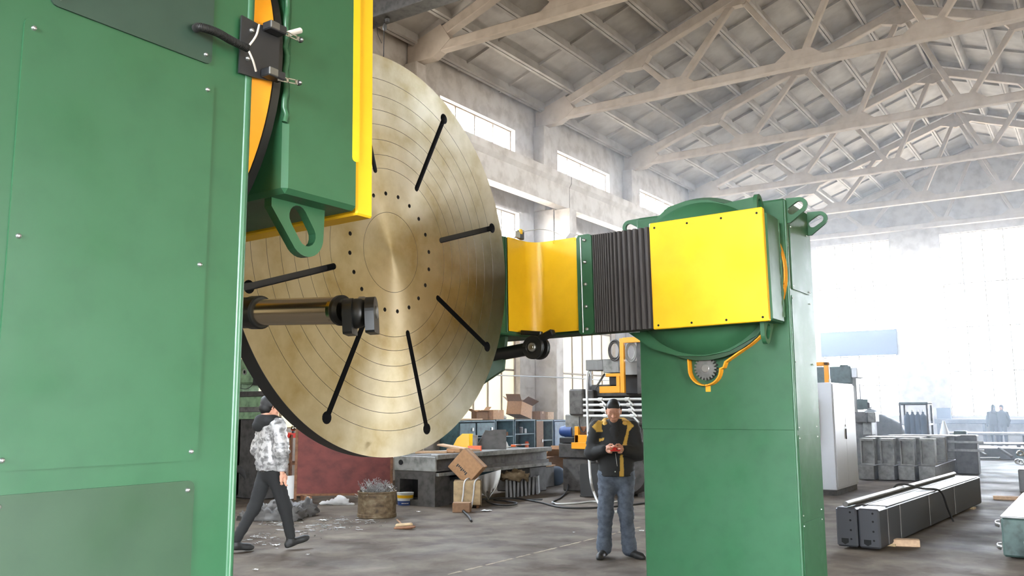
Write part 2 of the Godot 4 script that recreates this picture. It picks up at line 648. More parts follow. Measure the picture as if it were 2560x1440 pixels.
func hall() -> void:
	# floor
	var f := Mb.new()
	f.bx(WALL - 0.4, RIGHT + 0.4, -0.3, 0.0, FAR - 0.4, NEAR + 0.4)
	struct("floor", f, M.concrete_floor, "worn grey concrete floor of the workshop with stains and scraps", "floor")
	# left wall: x = along -z
	var zs := BAYS
	var holes := []
	for i in zs.size() - 1:
		var z0: float = zs[i] + 1.2
		var z1: float = zs[i + 1] - 1.25
		holes.append([z0, 8.9, z1, 9.83])
		holes.append([zs[i] + 1.0, 1.25, zs[i + 1] - 1.0, 7.35])
	var lt := Transform3D(Basis(Vector3(0, 0, 1), Vector3.UP, Vector3(-1, 0, 0)), Vector3(WALL, 0, 0))
	struct("wall_left", wall_mesh(rect(FAR, 0, NEAR, 10.95), holes, lt, 0.37), M.plaster, "whitewashed blotchy plaster side wall behind the crane beam, with high strip windows", "wall")
	var rt := Transform3D(Basis(Vector3(0, 0, 1), Vector3.UP, Vector3(-1, 0, 0)), Vector3(RIGHT + 0.37, 0, 0))
	var rholes := []
	for h in holes:
		rholes.append([-2.4, 0.02, 0.2, 2.6] if h[1] < 2.0 and h[0] > -4.0 and h[0] < 0.0 else h)  # one bay gets the added door opening instead of its window
	struct("wall_right", wall_mesh(rect(FAR, 0, NEAR, 10.95), rholes, rt, 0.37), M.plaster, "whitewashed plaster side wall opposite the crane beam", "wall")
	# far gable with tall windows
	var gable := PackedVector2Array([Vector2(WALL - 0.37, 0), Vector2(RIGHT + 0.37, 0), Vector2(RIGHT + 0.37, 10.9), Vector2(RIDGE, 14.35), Vector2(WALL - 0.37, 10.9)])
	var fh := [[-11.95, 1.25, -8.4, 10.0], [-6.08, 1.25, -2.5, 10.0], [-0.2, 1.25, 3.35, 10.0]]
	struct("wall_far", wall_mesh(gable, fh, Transform3D(Basis(), Vector3(0, 0, FAR - 0.37)), 0.37), M.plaster, "far gable end wall with tall bright windows and wide plastered piers", "wall")
	var nb := Mb.new()
	nb.prism(PackedVector2Array([Vector2(WALL - 0.37, 0), Vector2(RIGHT + 0.37, 0), Vector2(RIGHT + 0.37, 10.9), Vector2(RIDGE, 14.35), Vector2(WALL - 0.37, 10.9)]), Transform3D(Basis(), Vector3(0, 0, NEAR)), 0.37, [rect(-2.2, 1.25, 3.35, 5.5)])
	struct("wall_near", nb, M.plaster, "near gable end wall with tall windows", "wall")
	var n := 1
	for i in zs.size() - 1:
		var z0: float = zs[i]
		var z1: float = zs[i + 1]
		window(n, Vector3(WALL - 0.2, 8.9, z0 + 1.2), Vector3(0, 0, 1), z1 - z0 - 2.45, 0.93, 4, [], [M.glass], "long low strip window under the eaves of the left wall")
		window(n + 1, Vector3(WALL - 0.2, 1.25, z0 + 1.0), Vector3(0, 0, 1), z1 - z0 - 2.0, 6.1, 6, [1.5, 2.9, 4.4], [M.cream_glazing, M.cream_glazing, M.cream_glazing, M.glass], "tall cream glazed window of the left wall, clear at the top")
		window(n + 2, Vector3(RIGHT + 0.2, 8.9, z0 + 1.2), Vector3(0, 0, 1), z1 - z0 - 2.45, 0.93, 4, [], [M.glass], "long low strip window under the eaves of the right wall")
		if z0 < -4.2 or z0 > -4.0:
			window(n + 3, Vector3(RIGHT + 0.2, 1.25, z0 + 1.0), Vector3(0, 0, 1), z1 - z0 - 2.0, 6.1, 6, [1.5, 2.9, 4.4], [M.cream_glazing, M.cream_glazing, M.cream_glazing, M.cream_glazing], "tall cream glazed window of the right wall")
		n += 4
	var gl := [M.glass, M.glass, M.glass, M.glass, M.glass]
	window(n, Vector3(-11.95, 1.25, FAR - 0.2), Vector3(1, 0, 0), 3.55, 8.75, 4, [1.5, 2.95, 4.25, 6.5], [M.glass, M.glass, M.glass, M.glass, M.glass], "tall gable window crossed by a blue board beside the left corner")
	window(n + 1, Vector3(-6.08, 1.25, FAR - 0.2), Vector3(1, 0, 0), 3.58, 8.75, 4, [2.1, 4.2, 6.3], gl, "tall glaring gable window between the two wide piers")
	window(n + 2, Vector3(-0.2, 1.25, FAR - 0.2), Vector3(1, 0, 0), 3.55, 8.75, 4, [2.1, 4.2, 6.3], gl, "tall gable window beside the right corner")
	window(n + 3, Vector3(-2.2, 1.25, NEAR + 0.18), Vector3(1, 0, 0), 5.55, 4.25, 5, [1.4, 2.8], gl, "wide window of the near gable")
	# unseen roller door, added to let more daylight onto the near column
	var dr := thing("door_1", "open roller door added in the unseen right wall to light the near column", "door")
	dr.set_meta("kind", "structure")
	for z in [-2.44, 0.24]:
		var g := Mb.new()
		g.bx(RIGHT - 0.06, RIGHT, 0.0, 2.7, z - 0.08, z + 0.08, 0.01)
		obj("guide", g, M.grey_panel, dr)
	var dd := Mb.new()
	dd.cyl(Vector3(RIGHT - 0.22, 2.86, -2.5), Vector3(RIGHT - 0.22, 2.86, 0.3), 0.2, -1.0, 20)
	obj("rolled_curtain", dd, M.grey_panel, dr)
	var bd := Mb.new()
	bd.bx(-11.95, -8.3, 4.24, 5.5, FAR + 0.02, FAR + 0.08, 0.01)
	one("board", bd, M.blue_board, "wide slate blue board fixed across the tall gable window", "board")
	# columns with corbels, crane beams
	for side in [1.0, -1.0]:
		var xw: float = WALL if side > 0 else RIGHT
		var sname := "left" if side > 0 else "right"
		for i in range(1, zs.size()):
			var z: float = zs[i]
			if z > NEAR:
				continue
			var t := thing("concrete_column", "whitewashed concrete column with corbel standing against the %s wall" % sname, "column", Vector3.ZERO, 0.0, "columns along the %s wall" % sname)
			var b := Mb.new()
			b.bx(xw, xw + 0.75 * side, 0, 7.55, z - 0.2, z + 0.2, 0.02)
			obj("lower_shaft", b, M.plaster, t)
			b = Mb.new()
			b.bx(xw, xw + 0.4 * side, 7.55, 10.2, z - 0.2, z + 0.2, 0.02)
			obj("upper_shaft", b, M.plaster, t)
			b = Mb.new()
			var prof := PackedVector2Array([Vector2(0.7, 6.2), Vector2(1.25, 6.75), Vector2(1.25, 7.5), Vector2(0.7, 7.5)])
			b.prism(prof, Transform3D(Basis(Vector3(side, 0, 0), Vector3.UP, Vector3(0, 0, side)), Vector3(xw, 0, z - 0.2 * side)), 0.4)
			obj("corbel", b, M.plaster, t)
		for i in zs.size() - 1:
			var z0: float = zs[i] + 0.02
			var z1: float = zs[i + 1] - 0.02
			var b := Mb.new()
			b.prism(PackedVector2Array([Vector2(0.78, 7.52), Vector2(1.14, 7.52), Vector2(1.14, 8.15), Vector2(1.22, 8.28), Vector2(1.22, 8.5), Vector2(0.7, 8.5), Vector2(0.7, 8.28), Vector2(0.78, 8.15)]), Transform3D(Basis(Vector3(side, 0, 0), Vector3.UP, Vector3(0, 0, side)), Vector3(xw, 0, z0 if side > 0 else z1)), z1 - z0)
			var t := thing("crane_beam", "whitewashed concrete crane beam with rail resting on the corbels of the %s wall" % sname, "beam", Vector3.ZERO, 0.0, "crane beams of the %s wall" % sname)
			obj("beam", b, M.plaster, t)
			b = Mb.new()
			b.bx(xw + 0.9 * side, xw + 1.02 * side, 8.5, 8.62, z0, z1, 0.02)
			obj("rail", b, M.rust, t)

# ------------------------------------------------------------------ roof
func roof() -> void:
	var c := Node3D.new()
	c.name = "ceiling"
	add_child(c)
	tag(c, "pale ribbed concrete roof slabs under the pitched roof", "ceiling", "", "structure")
	# one channel slab: plate with side ribs and end ribs, 6 m long
	var pitch := 1.03
	var slope := atan(0.357)
	var w := pitch / cos(slope)
	var b := Mb.new()
	b.bx(-w * 0.5, w * 0.5, 0.26, 0.33, -3.0, 3.0)
	for s in [-1.0, 1.0]:
		b.prism(PackedVector2Array([Vector2(s * w * 0.5 - s * 0.012, 0.0), Vector2(s * w * 0.5 - s * 0.08, 0.0), Vector2(s * w * 0.5 - s * 0.11, 0.27), Vector2(s * w * 0.5 - s * 0.005, 0.27)]), Transform3D(Basis(), Vector3(0, 0, -2.995)), 5.99)
		b.bx(-w * 0.5 + 0.08, w * 0.5 - 0.08, 0.08, 0.27, s * 2.97 - 0.03, s * 2.97 + 0.03)
	b.bx(-w * 0.5 + 0.08, w * 0.5 - 0.08, 0.18, 0.27, -1.03, -0.97)
	b.bx(-w * 0.5 + 0.08, w * 0.5 - 0.08, 0.18, 0.27, 0.97, 1.03)
	var slab := b.mesh()
	var zs := BAYS
	for i in zs.size() - 1:
		for side in [1.0, -1.0]:
			for k in 10:
				var x: float = RIDGE - side * (0.02 + pitch * (k + 0.5))
				var o := MeshInstance3D.new()
				o.mesh = slab
				o.material_override = M.slab
				o.name = "roof_slab"
				c.add_child(o, true)
				o.transform = Transform3D(Basis(Vector3(0, 0, 1), slope * side), Vector3(x, roof_y(x), (zs[i] + zs[i + 1]) * 0.5))
	var cap := Mb.new()
	for side in [1.0, -1.0]:
		for e in [[FAR - 0.4, zs[0]], [zs[-1], NEAR + 0.4]]:
			cap.prism(PackedVector2Array([Vector2(0, roof_y(RIDGE) + 0.3), Vector2(-side * 10.6, roof_y(RIDGE - side * 10.6) + 0.3), Vector2(-side * 10.6, roof_y(RIDGE - side * 10.6) + 0.4), Vector2(0, roof_y(RIDGE) + 0.42)]), Transform3D(Basis(), Vector3(RIDGE, 0, e[0])), e[1] - e[0])
		cap.prism(PackedVector2Array([Vector2(0, roof_y(RIDGE) + 0.36), Vector2(-side * 10.6, roof_y(RIDGE - side * 10.6) + 0.36), Vector2(-side * 10.6, roof_y(RIDGE - side * 10.6) + 0.46), Vector2(0, roof_y(RIDGE) + 0.48)]), Transform3D(Basis(), Vector3(RIDGE, 0, FAR - 0.4)), NEAR + 0.8 - FAR)
	obj("roof_deck", cap, M.slab, c)
	for i in zs.size():
		truss(zs[i], i + 1)

func truss(z: float, n: int) -> void:
	var t := thing("roof_truss", "whitewashed concrete roof truss spanning between the side walls under the roof slabs", "truss", Vector3(RIDGE, 0, z), 0.0, "roof trusses")
	var half := 9.35
	var yb := 10.44
	var b := Mb.new()
	b.bar(Vector3(-half, yb, 0), Vector3(half, yb, 0), 0.24, 0.24, 0.02)
	obj("bottom_chord", b, M.whitewash, t)
	for s in [-1.0, 1.0]:
		b = Mb.new()
		b.bar(Vector3(s * 9.4, roof_y(RIDGE + 9.4) - 0.14, 0), Vector3(0, roof_y(RIDGE) - 0.14, 0), 0.24, 0.27, 0.02)
		obj("top_chord", b, M.whitewash, t)
		b = Mb.new()
		b.prism(PackedVector2Array([Vector2(s * 9.55, 10.2), Vector2(s * 9.55, 10.66), Vector2(s * 8.5, 11.0), Vector2(s * 8.2, 10.55), Vector2(s * 8.5, 10.33), Vector2(s * 8.75, 10.2)]), Transform3D(Basis(), Vector3(0, 0, -0.13)), 0.26)
		obj("heel", b, M.whitewash, t)
		var low := [Vector3(s * 5.0, yb, 0), Vector3(s * 1.55, yb, 0)]
		var top := [Vector3(s * 6.15, roof_y(RIDGE + 6.15) - 0.16, 0), Vector3(s * 3.1, roof_y(RIDGE + 3.1) - 0.16, 0), Vector3(0, roof_y(RIDGE) - 0.2, 0)]
		for e in [[top[0], low[0], 0.17], [low[0], top[1], 0.17], [top[1], low[1], 0.16], [low[1], top[2], 0.15]]:
			b = Mb.new()
			b.bar(e[0], e[1], 0.16, e[2], 0.015)
			obj("web_member", b, M.whitewash, t)
		for p in low:
			b = Mb.new()
			b.prism(PackedVector2Array([Vector2(-0.62, 0.1), Vector2(0.62, 0.1), Vector2(0.3, 0.34), Vector2(-0.3, 0.34)]), Transform3D(Basis(), p + Vector3(0, 0, -0.115)), 0.23)
			obj("gusset", b, M.whitewash, t)
		for k in 2:
			b = Mb.new()
			var p: Vector3 = top[k]
			b.prism(PackedVector2Array([Vector2(-0.5, -0.06 - 0.18 * -s), Vector2(0.5, -0.06 - 0.18 * s), Vector2(0.2, -0.3), Vector2(-0.2, -0.3)]), Transform3D(Basis(), p + Vector3(0, 0, -0.11)), 0.22)
			obj("gusset", b, M.whitewash, t)
	b = Mb.new()
	b.prism(PackedVector2Array([Vector2(-0.7, -0.5), Vector2(0, -0.7), Vector2(0.7, -0.5), Vector2(0.5, -0.2), Vector2(-0.5, -0.2)]), Transform3D(Basis(), Vector3(0, roof_y(RIDGE) + 0.05, -0.11)), 0.22)
	obj("ridge_gusset", b, M.whitewash, t)

# ------------------------------------------------------------------ the positioner
const AX := -2.51      # tilt axis
const AY := 2.6
const COL_X0 := -3.085
const COL_X1 := -1.875
const MID := -3.983    # the machine is mirrored about this plane

func bolt(parent: Node3D, p: Vector3, d: Vector3, r := 0.007, m: Material = null, called := "screw") -> void:
	var b := Mb.new()
	b.lathe(p, d, [Vector2(r * 1.15, -0.001), Vector2(r * 1.15, r * 0.35), Vector2(r, r * 0.55), Vector2(r * 0.9, r * 1.0), Vector2(r * 0.6, r * 1.25), Vector2(0.0, r * 1.3)], 10, true)
	obj(called, b, m if m else M.zinc, parent)

# plate with a slotted hole, hanging (or standing) from y = 0 downwards in local x, y
func lug_mesh(w: float, h: float, th: float, t: Transform3D) -> Mb:
	var b := Mb.new()
	var r := w * 0.27
	var cx := w * 0.16
	var outer := PackedVector2Array([Vector2(-w * 0.5, 0.0), Vector2(-w * 0.5, -h * 0.16)])
	for i in 13:
		var a := PI * 1.18 + (PI * 0.82) * i / 12.0
		outer.append(Vector2(cx + 0.02 * 0 + r * 1.18 * cos(a), -h + r * 1.18 + r * 1.18 * sin(a)))
	outer.append(Vector2(w * 0.5, 0.0))
	var hr := r * 0.62
	var c0 := Vector2(cx, -h + r * 1.18)
	var c1 := Vector2(cx - w * 0.17, -h * 0.26)
	var da := (c1 - c0).angle()
	var hole := PackedVector2Array()
	for i in 9:
		var a := da + PI / 2 + PI * i / 8.0
		hole.append(c0 + Vector2(cos(a), sin(a)) * hr)
	for i in 9:
		var a := da - PI / 2 + PI * i / 8.0
		hole.append(c1 + Vector2(cos(a), sin(a)) * hr)
	b.prism(outer, t, th, [hole])
	return b

func column_z(side: float, z: float) -> float:   # distance from the inner face towards the outer face -> world z
	return (-6.45 - z) if side > 0.0 else (-1.516 + z)

func column(side: float, label: String) -> Node3D:
	# side +1: the far column, whose inner face looks up the hall; -1: the near column
	var t := thing("positioner_column", label, "machine column", Vector3(0, 0, 0))
	var depth := 0.67 if side > 0.0 else 0.74
	var zi := column_z(side, 0.0)
	var zo := column_z(side, depth)
	var zc := (zi + zo) * 0.5
	var b := Mb.new()
	b.bx(COL_X0, COL_X1, 0.02, 3.165, minf(zi, zo), maxf(zi, zo), 0.012)
	obj("column_body", b, M.green_paint, t)
	b = Mb.new()
	b.bx(COL_X0 - 0.12, COL_X1 + 0.12, 0.0, 0.05, minf(zi, zo) - 0.1, maxf(zi, zo) + 0.1, 0.005)
	obj("base_plate", b, M.dark_green_paint_and_reflection, t)
	var inz := 1.0 if side > 0.0 else -1.0     # direction in which the inner face looks
	var fl := Basis(Vector3(inz, 0, 0), Vector3.UP, Vector3(0, 0, inz))
	# upper skin of the inner face, ending in a step at 1.455
	b = Mb.new()
	b.box(Transform3D(Basis(), Vector3((COL_X0 + COL_X1) * 0.5 - 0.003, 2.3, zi + inz * 0.004)), Vector3(1.2, 1.7, 0.008), 0.003)
	obj("skin_plate", b, M.green_paint, t)
	# screwed covers on the front (+X) face
	var wide := absf(zo - zi)
	var z_at := func(k: float) -> float: return zi - inz * k
	var x := COL_X1
	var covers := [[0.125, 0.612, 1.482, 2.45, M.green_paint], [0.13, 0.612, 0.8, 1.434, M.dark_green_paint_and_reflection], [0.135, 0.56, 2.498, 3.0, M.satin_plate]]  # lower cover's darker green imitates its reflection of the dark floor
	if side > 0.0:
		covers = [[0.09, 0.56, 2.49, 2.985, M.green_paint], [0.055, 0.56, 1.445, 2.44, M.green_paint], [0.055, 0.575, 0.82, 1.412, M.green_paint], [0.06, 0.58, 0.1, 0.79, M.green_paint]]
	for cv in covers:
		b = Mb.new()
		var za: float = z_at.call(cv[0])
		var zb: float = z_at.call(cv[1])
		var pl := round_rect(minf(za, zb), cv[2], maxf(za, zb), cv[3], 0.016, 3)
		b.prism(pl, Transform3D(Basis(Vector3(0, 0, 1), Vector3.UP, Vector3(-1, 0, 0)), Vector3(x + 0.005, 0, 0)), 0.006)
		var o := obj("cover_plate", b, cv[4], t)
		var ins := 0.022
		var ys := [cv[2] + ins, cv[3] - ins]
		if cv[3] - cv[2] > 0.7:
			ys = [cv[2] + ins, (cv[2] + cv[3]) * 0.5 + 0.002, cv[3] - ins]
		for y in ys:
			for z in [minf(za, zb) + ins * 0.9, maxf(za, zb) - ins * 0.9]:
				bolt(o, Vector3(x + 0.005, y, z), Vector3(1, 0, 0), 0.0052)
	# corner bead beside the covers
	b = Mb.new()
	b.cyl(Vector3(x - 0.004, 0.06, zi - inz * 0.012), Vector3(x - 0.004, 3.15, zi - inz * 0.012), 0.012, -1.0, 10)
	obj("corner_bead", b, M.green_paint, t)
	# slewing ring: green disc, yellow guard
	b = Mb.new()
	b.lathe(Vector3(AX, AY, zi), Vector3(0, 0, inz), [Vector2(0, 0.0), Vector2(0.60, 0.0), Vector2(0.60, 0.075), Vector2(0, 0.075)], 64)
	obj("ring_housing", b, M.green_paint, t)
	# guard band round the ring and the pinion
	var a0 := deg_to_rad(-62.0)
	var r := 0.63
	var path := PackedVector2Array()
	for i in 41:
		var a := deg_to_rad(64.0) + (a0 - deg_to_rad(64.0)) * i / 40.0
		path.append(Vector2(AX + r * cos(a), AY + r * sin(a)))
	for p in [Vector2(AX + 0.21, 1.99), Vector2(AX + 0.155, 1.955), Vector2(AX + 0.14, 1.915)]:
		path.append(p)
	for i in 17:
		var a := -PI * i / 16.0
		path.append(Vector2(AX - 0.012 + 0.125 * cos(a), 1.905 + 0.122 * sin(a)))
	path.append(Vector2(AX - 0.14, 1.99))
	b = Mb.new()
	for i in path.size() - 1:
		var p := path[i]
		var q := path[i + 1]
		b.bar(Vector3((p.x + q.x) * 0.5, (p.y + q.y) * 0.5, zi), Vector3((p.x + q.x) * 0.5, (p.y + q.y) * 0.5, zi + inz * 0.075), 0.01, p.distance_to(q) + 0.006, 0.0, Vector3(q.x - p.x, q.y - p.y, 0))
	obj("ring_guard", b, M.orange_paint, t)
	b = Mb.new()
	b.bx(AX - 0.03, AX + 0.01, 1.735, 1.785, zi, zi + inz * 0.012, 0.002)
	obj("guard_bracket", b, M.orange_paint, t)
	# pinion
	var gear := PackedVector2Array()
	var teeth := 20
	for i in teeth:
		var a := TAU * i / teeth
		for e in [[-0.11, 0.072], [-0.065, 0.09], [0.065, 0.09], [0.11, 0.072]]:
			gear.append(Vector2(e[1] * cos(a + e[0]), e[1] * sin(a + e[0])))
	b = Mb.new()
	b.prism(gear, Transform3D(fl, Vector3(AX - 0.01, 1.912, zi + inz * 0.004)), 0.05, [circle(0, 0, 0.032, 16)])
	obj("pinion", b, M.steel, t)
	b = Mb.new()
	b.cyl(Vector3(AX - 0.01, 1.912, zi), Vector3(AX - 0.01, 1.912, zi + inz * 0.058), 0.032, -1.0, 20, 0.004)
	obj("pinion_shaft", b, M.zinc, t)
	# lifting lugs at the top
	for e in [[COL_X1, 0.05, 1.0], [COL_X1, depth - 0.05, 1.0], [COL_X0, 0.05, -1.0]]:
		b = Mb.new()
		var lt := Transform3D(Basis(Vector3(0, 1, 0), Vector3(-e[2], 0, 0), Vector3(0, 0, 1.0 * e[2])), Vector3(e[0], 3.075, z_at.call(e[1]) - 0.012 * e[2]))
		b = lug_mesh(0.19, 0.155, 0.024, lt)
		obj("lifting_lug", b, M.green_paint, t)
	return t

func faceplate() -> void:
	var cx := -3.604
	var c := Vector3(cx, 2.575, -4.03)
	var tilt := deg_to_rad(0.75)
	var t := thing("faceplate", "big round machined steel faceplate with radial slots, bolt circle and black rim", "faceplate", c)
	t.rotation.z = tilt
	var R := 1.25
	var rings := [0.0, 0.12, 0.25, 0.368, 0.45, 0.525, 0.61, 0.705, 0.80, 0.893, 0.988, 1.093, 1.17, 1.25]
	var grooves := [0.25, 0.525, 0.61, 0.705, 0.80, 0.893, 0.988, 1.093]
	var slots := []
	var slot_axes := []
	for k in 8:
		var a := deg_to_rad(17.4 + 45.0 * k)
		var d := Vector2(cos(a), sin(a))
		var q := Vector2(-d.y, d.x)
		var p := PackedVector2Array()
		var hw := 0.0185
		for i in 7:
			var e := PI / 2 + PI * i / 6.0
			p.append(d * (0.515 + hw * cos(e)) + q * hw * sin(e))
		for i in 13:
			var e := deg_to_rad(-148.0) + deg_to_rad(296.0) * i / 12.0
			p.append(d * (1.14 + 0.036 * cos(e)) + q * 0.036 * sin(e))
		slots.append(p)
		slot_axes.append(a)
	var holes := []
	for k in 20:
		var a := deg_to_rad(8.8) + TAU * k / 20
		holes.append(circle(0.368 * cos(a), 0.368 * sin(a), 0.0135, 12))
	# local plane: u = -z (to the right when seen from +X it is -z), v = y
	var to := func(p: Vector2, x: float) -> Vector3: return Vector3(x, p.y, -p.x)
	var sectors := 64
	var b := Mb.new()
	var nx := Vector3(1, 0, 0)
	var gw := 0.0014
	for ri in rings.size() - 1:
		var r0: float = rings[ri]
		var r1: float = rings[ri + 1]
		if r0 in grooves:
			r0 += gw
		if r1 in grooves:
			r1 -= gw
		for k in sectors:
			var a0 := TAU * k / sectors
			var a1 := TAU * (k + 1) / sectors
			var p := PackedVector2Array()
			for i in 4:
				var a := a0 + (a1 - a0) * i / 3.0
				p.append(Vector2(cos(a), sin(a)) * r1)
			if r0 > 0.001:
				for i in 4:
					var a := a1 + (a0 - a1) * i / 3.0
					p.append(Vector2(cos(a), sin(a)) * r0)
			else:
				p.append(Vector2.ZERO)
			var polys := [p]
			for cut in slots + holes:
				var mid: Vector2 = (cut[0] + cut[cut.size() / 2]) * 0.5
				if r1 < 0.3 or (mid.normalized().dot(Vector2(cos((a0 + a1) / 2), sin((a0 + a1) / 2))) < 0.97):
					continue
				var next := []
				for q in polys:
					for res in Geometry2D.clip_polygons(q, cut):
						if not (Geometry2D.is_polygon_clockwise(res) != Geometry2D.is_polygon_clockwise(q)):
							next.append(res)
				polys = next
			for q in polys:
				var ids := Geometry2D.triangulate_polygon(q)
				for i in range(0, ids.size(), 3):
					var pts := []
					var us := []
					for j in 3:
						var w: Vector2 = q[ids[i + j]]
						pts.append(to.call(w, 0.0))
						var aa := fposmod(w.angle(), TAU)
						if aa > a1 + 0.5:
							aa -= TAU
						if aa < a0 - 0.5:
							aa += TAU
						if w.length() < 1e-5:
							aa = (a0 + a1) * 0.5
						us.append(Vector2(aa / TAU, w.length()))
					b.tri(pts[0], pts[1], pts[2], nx, nx, nx, us[0], us[1], us[2])
	obj("machined_face", b, M.faceplate_steel, t)
	for g in grooves:
		var cuts := []
		for sa in slot_axes:
			cuts.append(sa if g > 0.49 else 0.0)
		for ci in (8 if g > 0.49 else 1):
			b = Mb.new()
			var from: float = cuts[ci] + (0.0192 / g if g > 0.49 else 0.0)
			var to_a: float = cuts[ci] + PI / 4 - 0.0192 / g if g > 0.49 else TAU
			var steps := 24 if g > 0.49 else 96
			for k in steps:
				var a0 := lerpf(from, to_a, float(k) / steps)
				var a1 := lerpf(from, to_a, float(k + 1) / steps)
				var d0 := Vector2(cos(a0), sin(a0))
				var d1 := Vector2(cos(a1), sin(a1))
				for e in [[g - gw, 0.0, g, -0.003], [g, -0.003, g + gw, 0.0]]:
					var p := [to.call(d0 * e[0], e[1]), to.call(d1 * e[0], e[1]), to.call(d1 * e[2], e[3]), to.call(d0 * e[2], e[3])]
					b.face(p, nx)
			obj("turned_groove", b, M.steel, t)
	for p in slots:
		b = Mb.new()
		for i in p.size():
			var w0: Vector2 = p[i]
			var w1: Vector2 = p[(i + 1) % p.size()]
			var ctr := Vector2.ZERO
			b.face([to.call(w0, 0.0), to.call(w1, 0.0), to.call(w1, -0.07), to.call(w0, -0.07)], to.call((p[0] + p[6]) * 0.5 - w0, 0.0))
		var ids := Geometry2D.triangulate_polygon(p)
		for i in range(0, ids.size(), 3):
			b.face([to.call(p[ids[i]], -0.07), to.call(p[ids[i + 1]], -0.07), to.call(p[ids[i + 2]], -0.07)], nx)
		obj("slot", b, M.black_plate, t)
	for p in holes:
		b = Mb.new()
		for i in p.size():
			var w0: Vector2 = p[i]
			var w1: Vector2 = p[(i + 1) % p.size()]
			b.face([to.call(w0, 0.0), to.call(w1, 0.0), to.call(w1, -0.05), to.call(w0, -0.05)], to.call((p[0] + p[6]) * 0.5 - w0, 0.0))
		var fl := []
		for w in p:
			fl.append(to.call(w, -0.05))
		b.face(fl, nx)
		obj("bolt_hole", b, M.dark_steel, t)
	b = Mb.new()
	b.lathe(Vector3.ZERO, nx, [Vector2(0.0, -0.115), Vector2(R - 0.02, -0.115), Vector2(R, -0.105), Vector2(R, -0.003)], 160)
	obj("rim", b, M.black_paint, t)
	b = Mb.new()
	b.lathe(Vector3.ZERO, nx, [Vector2(R, -0.003), Vector2(R - 0.003, 0.0)], 160)
	obj("rim_edge", b, M.steel, t)
	b = Mb.new()
	b.lathe(Vector3.ZERO, nx, [Vector2(0.42, -0.24), Vector2(0.42, -0.075)], 48)
	obj("hub", b, M.dark_green_paint_and_reflection, t)

func frame_z(side: float, k: float) -> float:   # k: distance from the column's inner face towards the middle
	return (-6.45 + k) if side > 0.0 else (-1.516 - k)

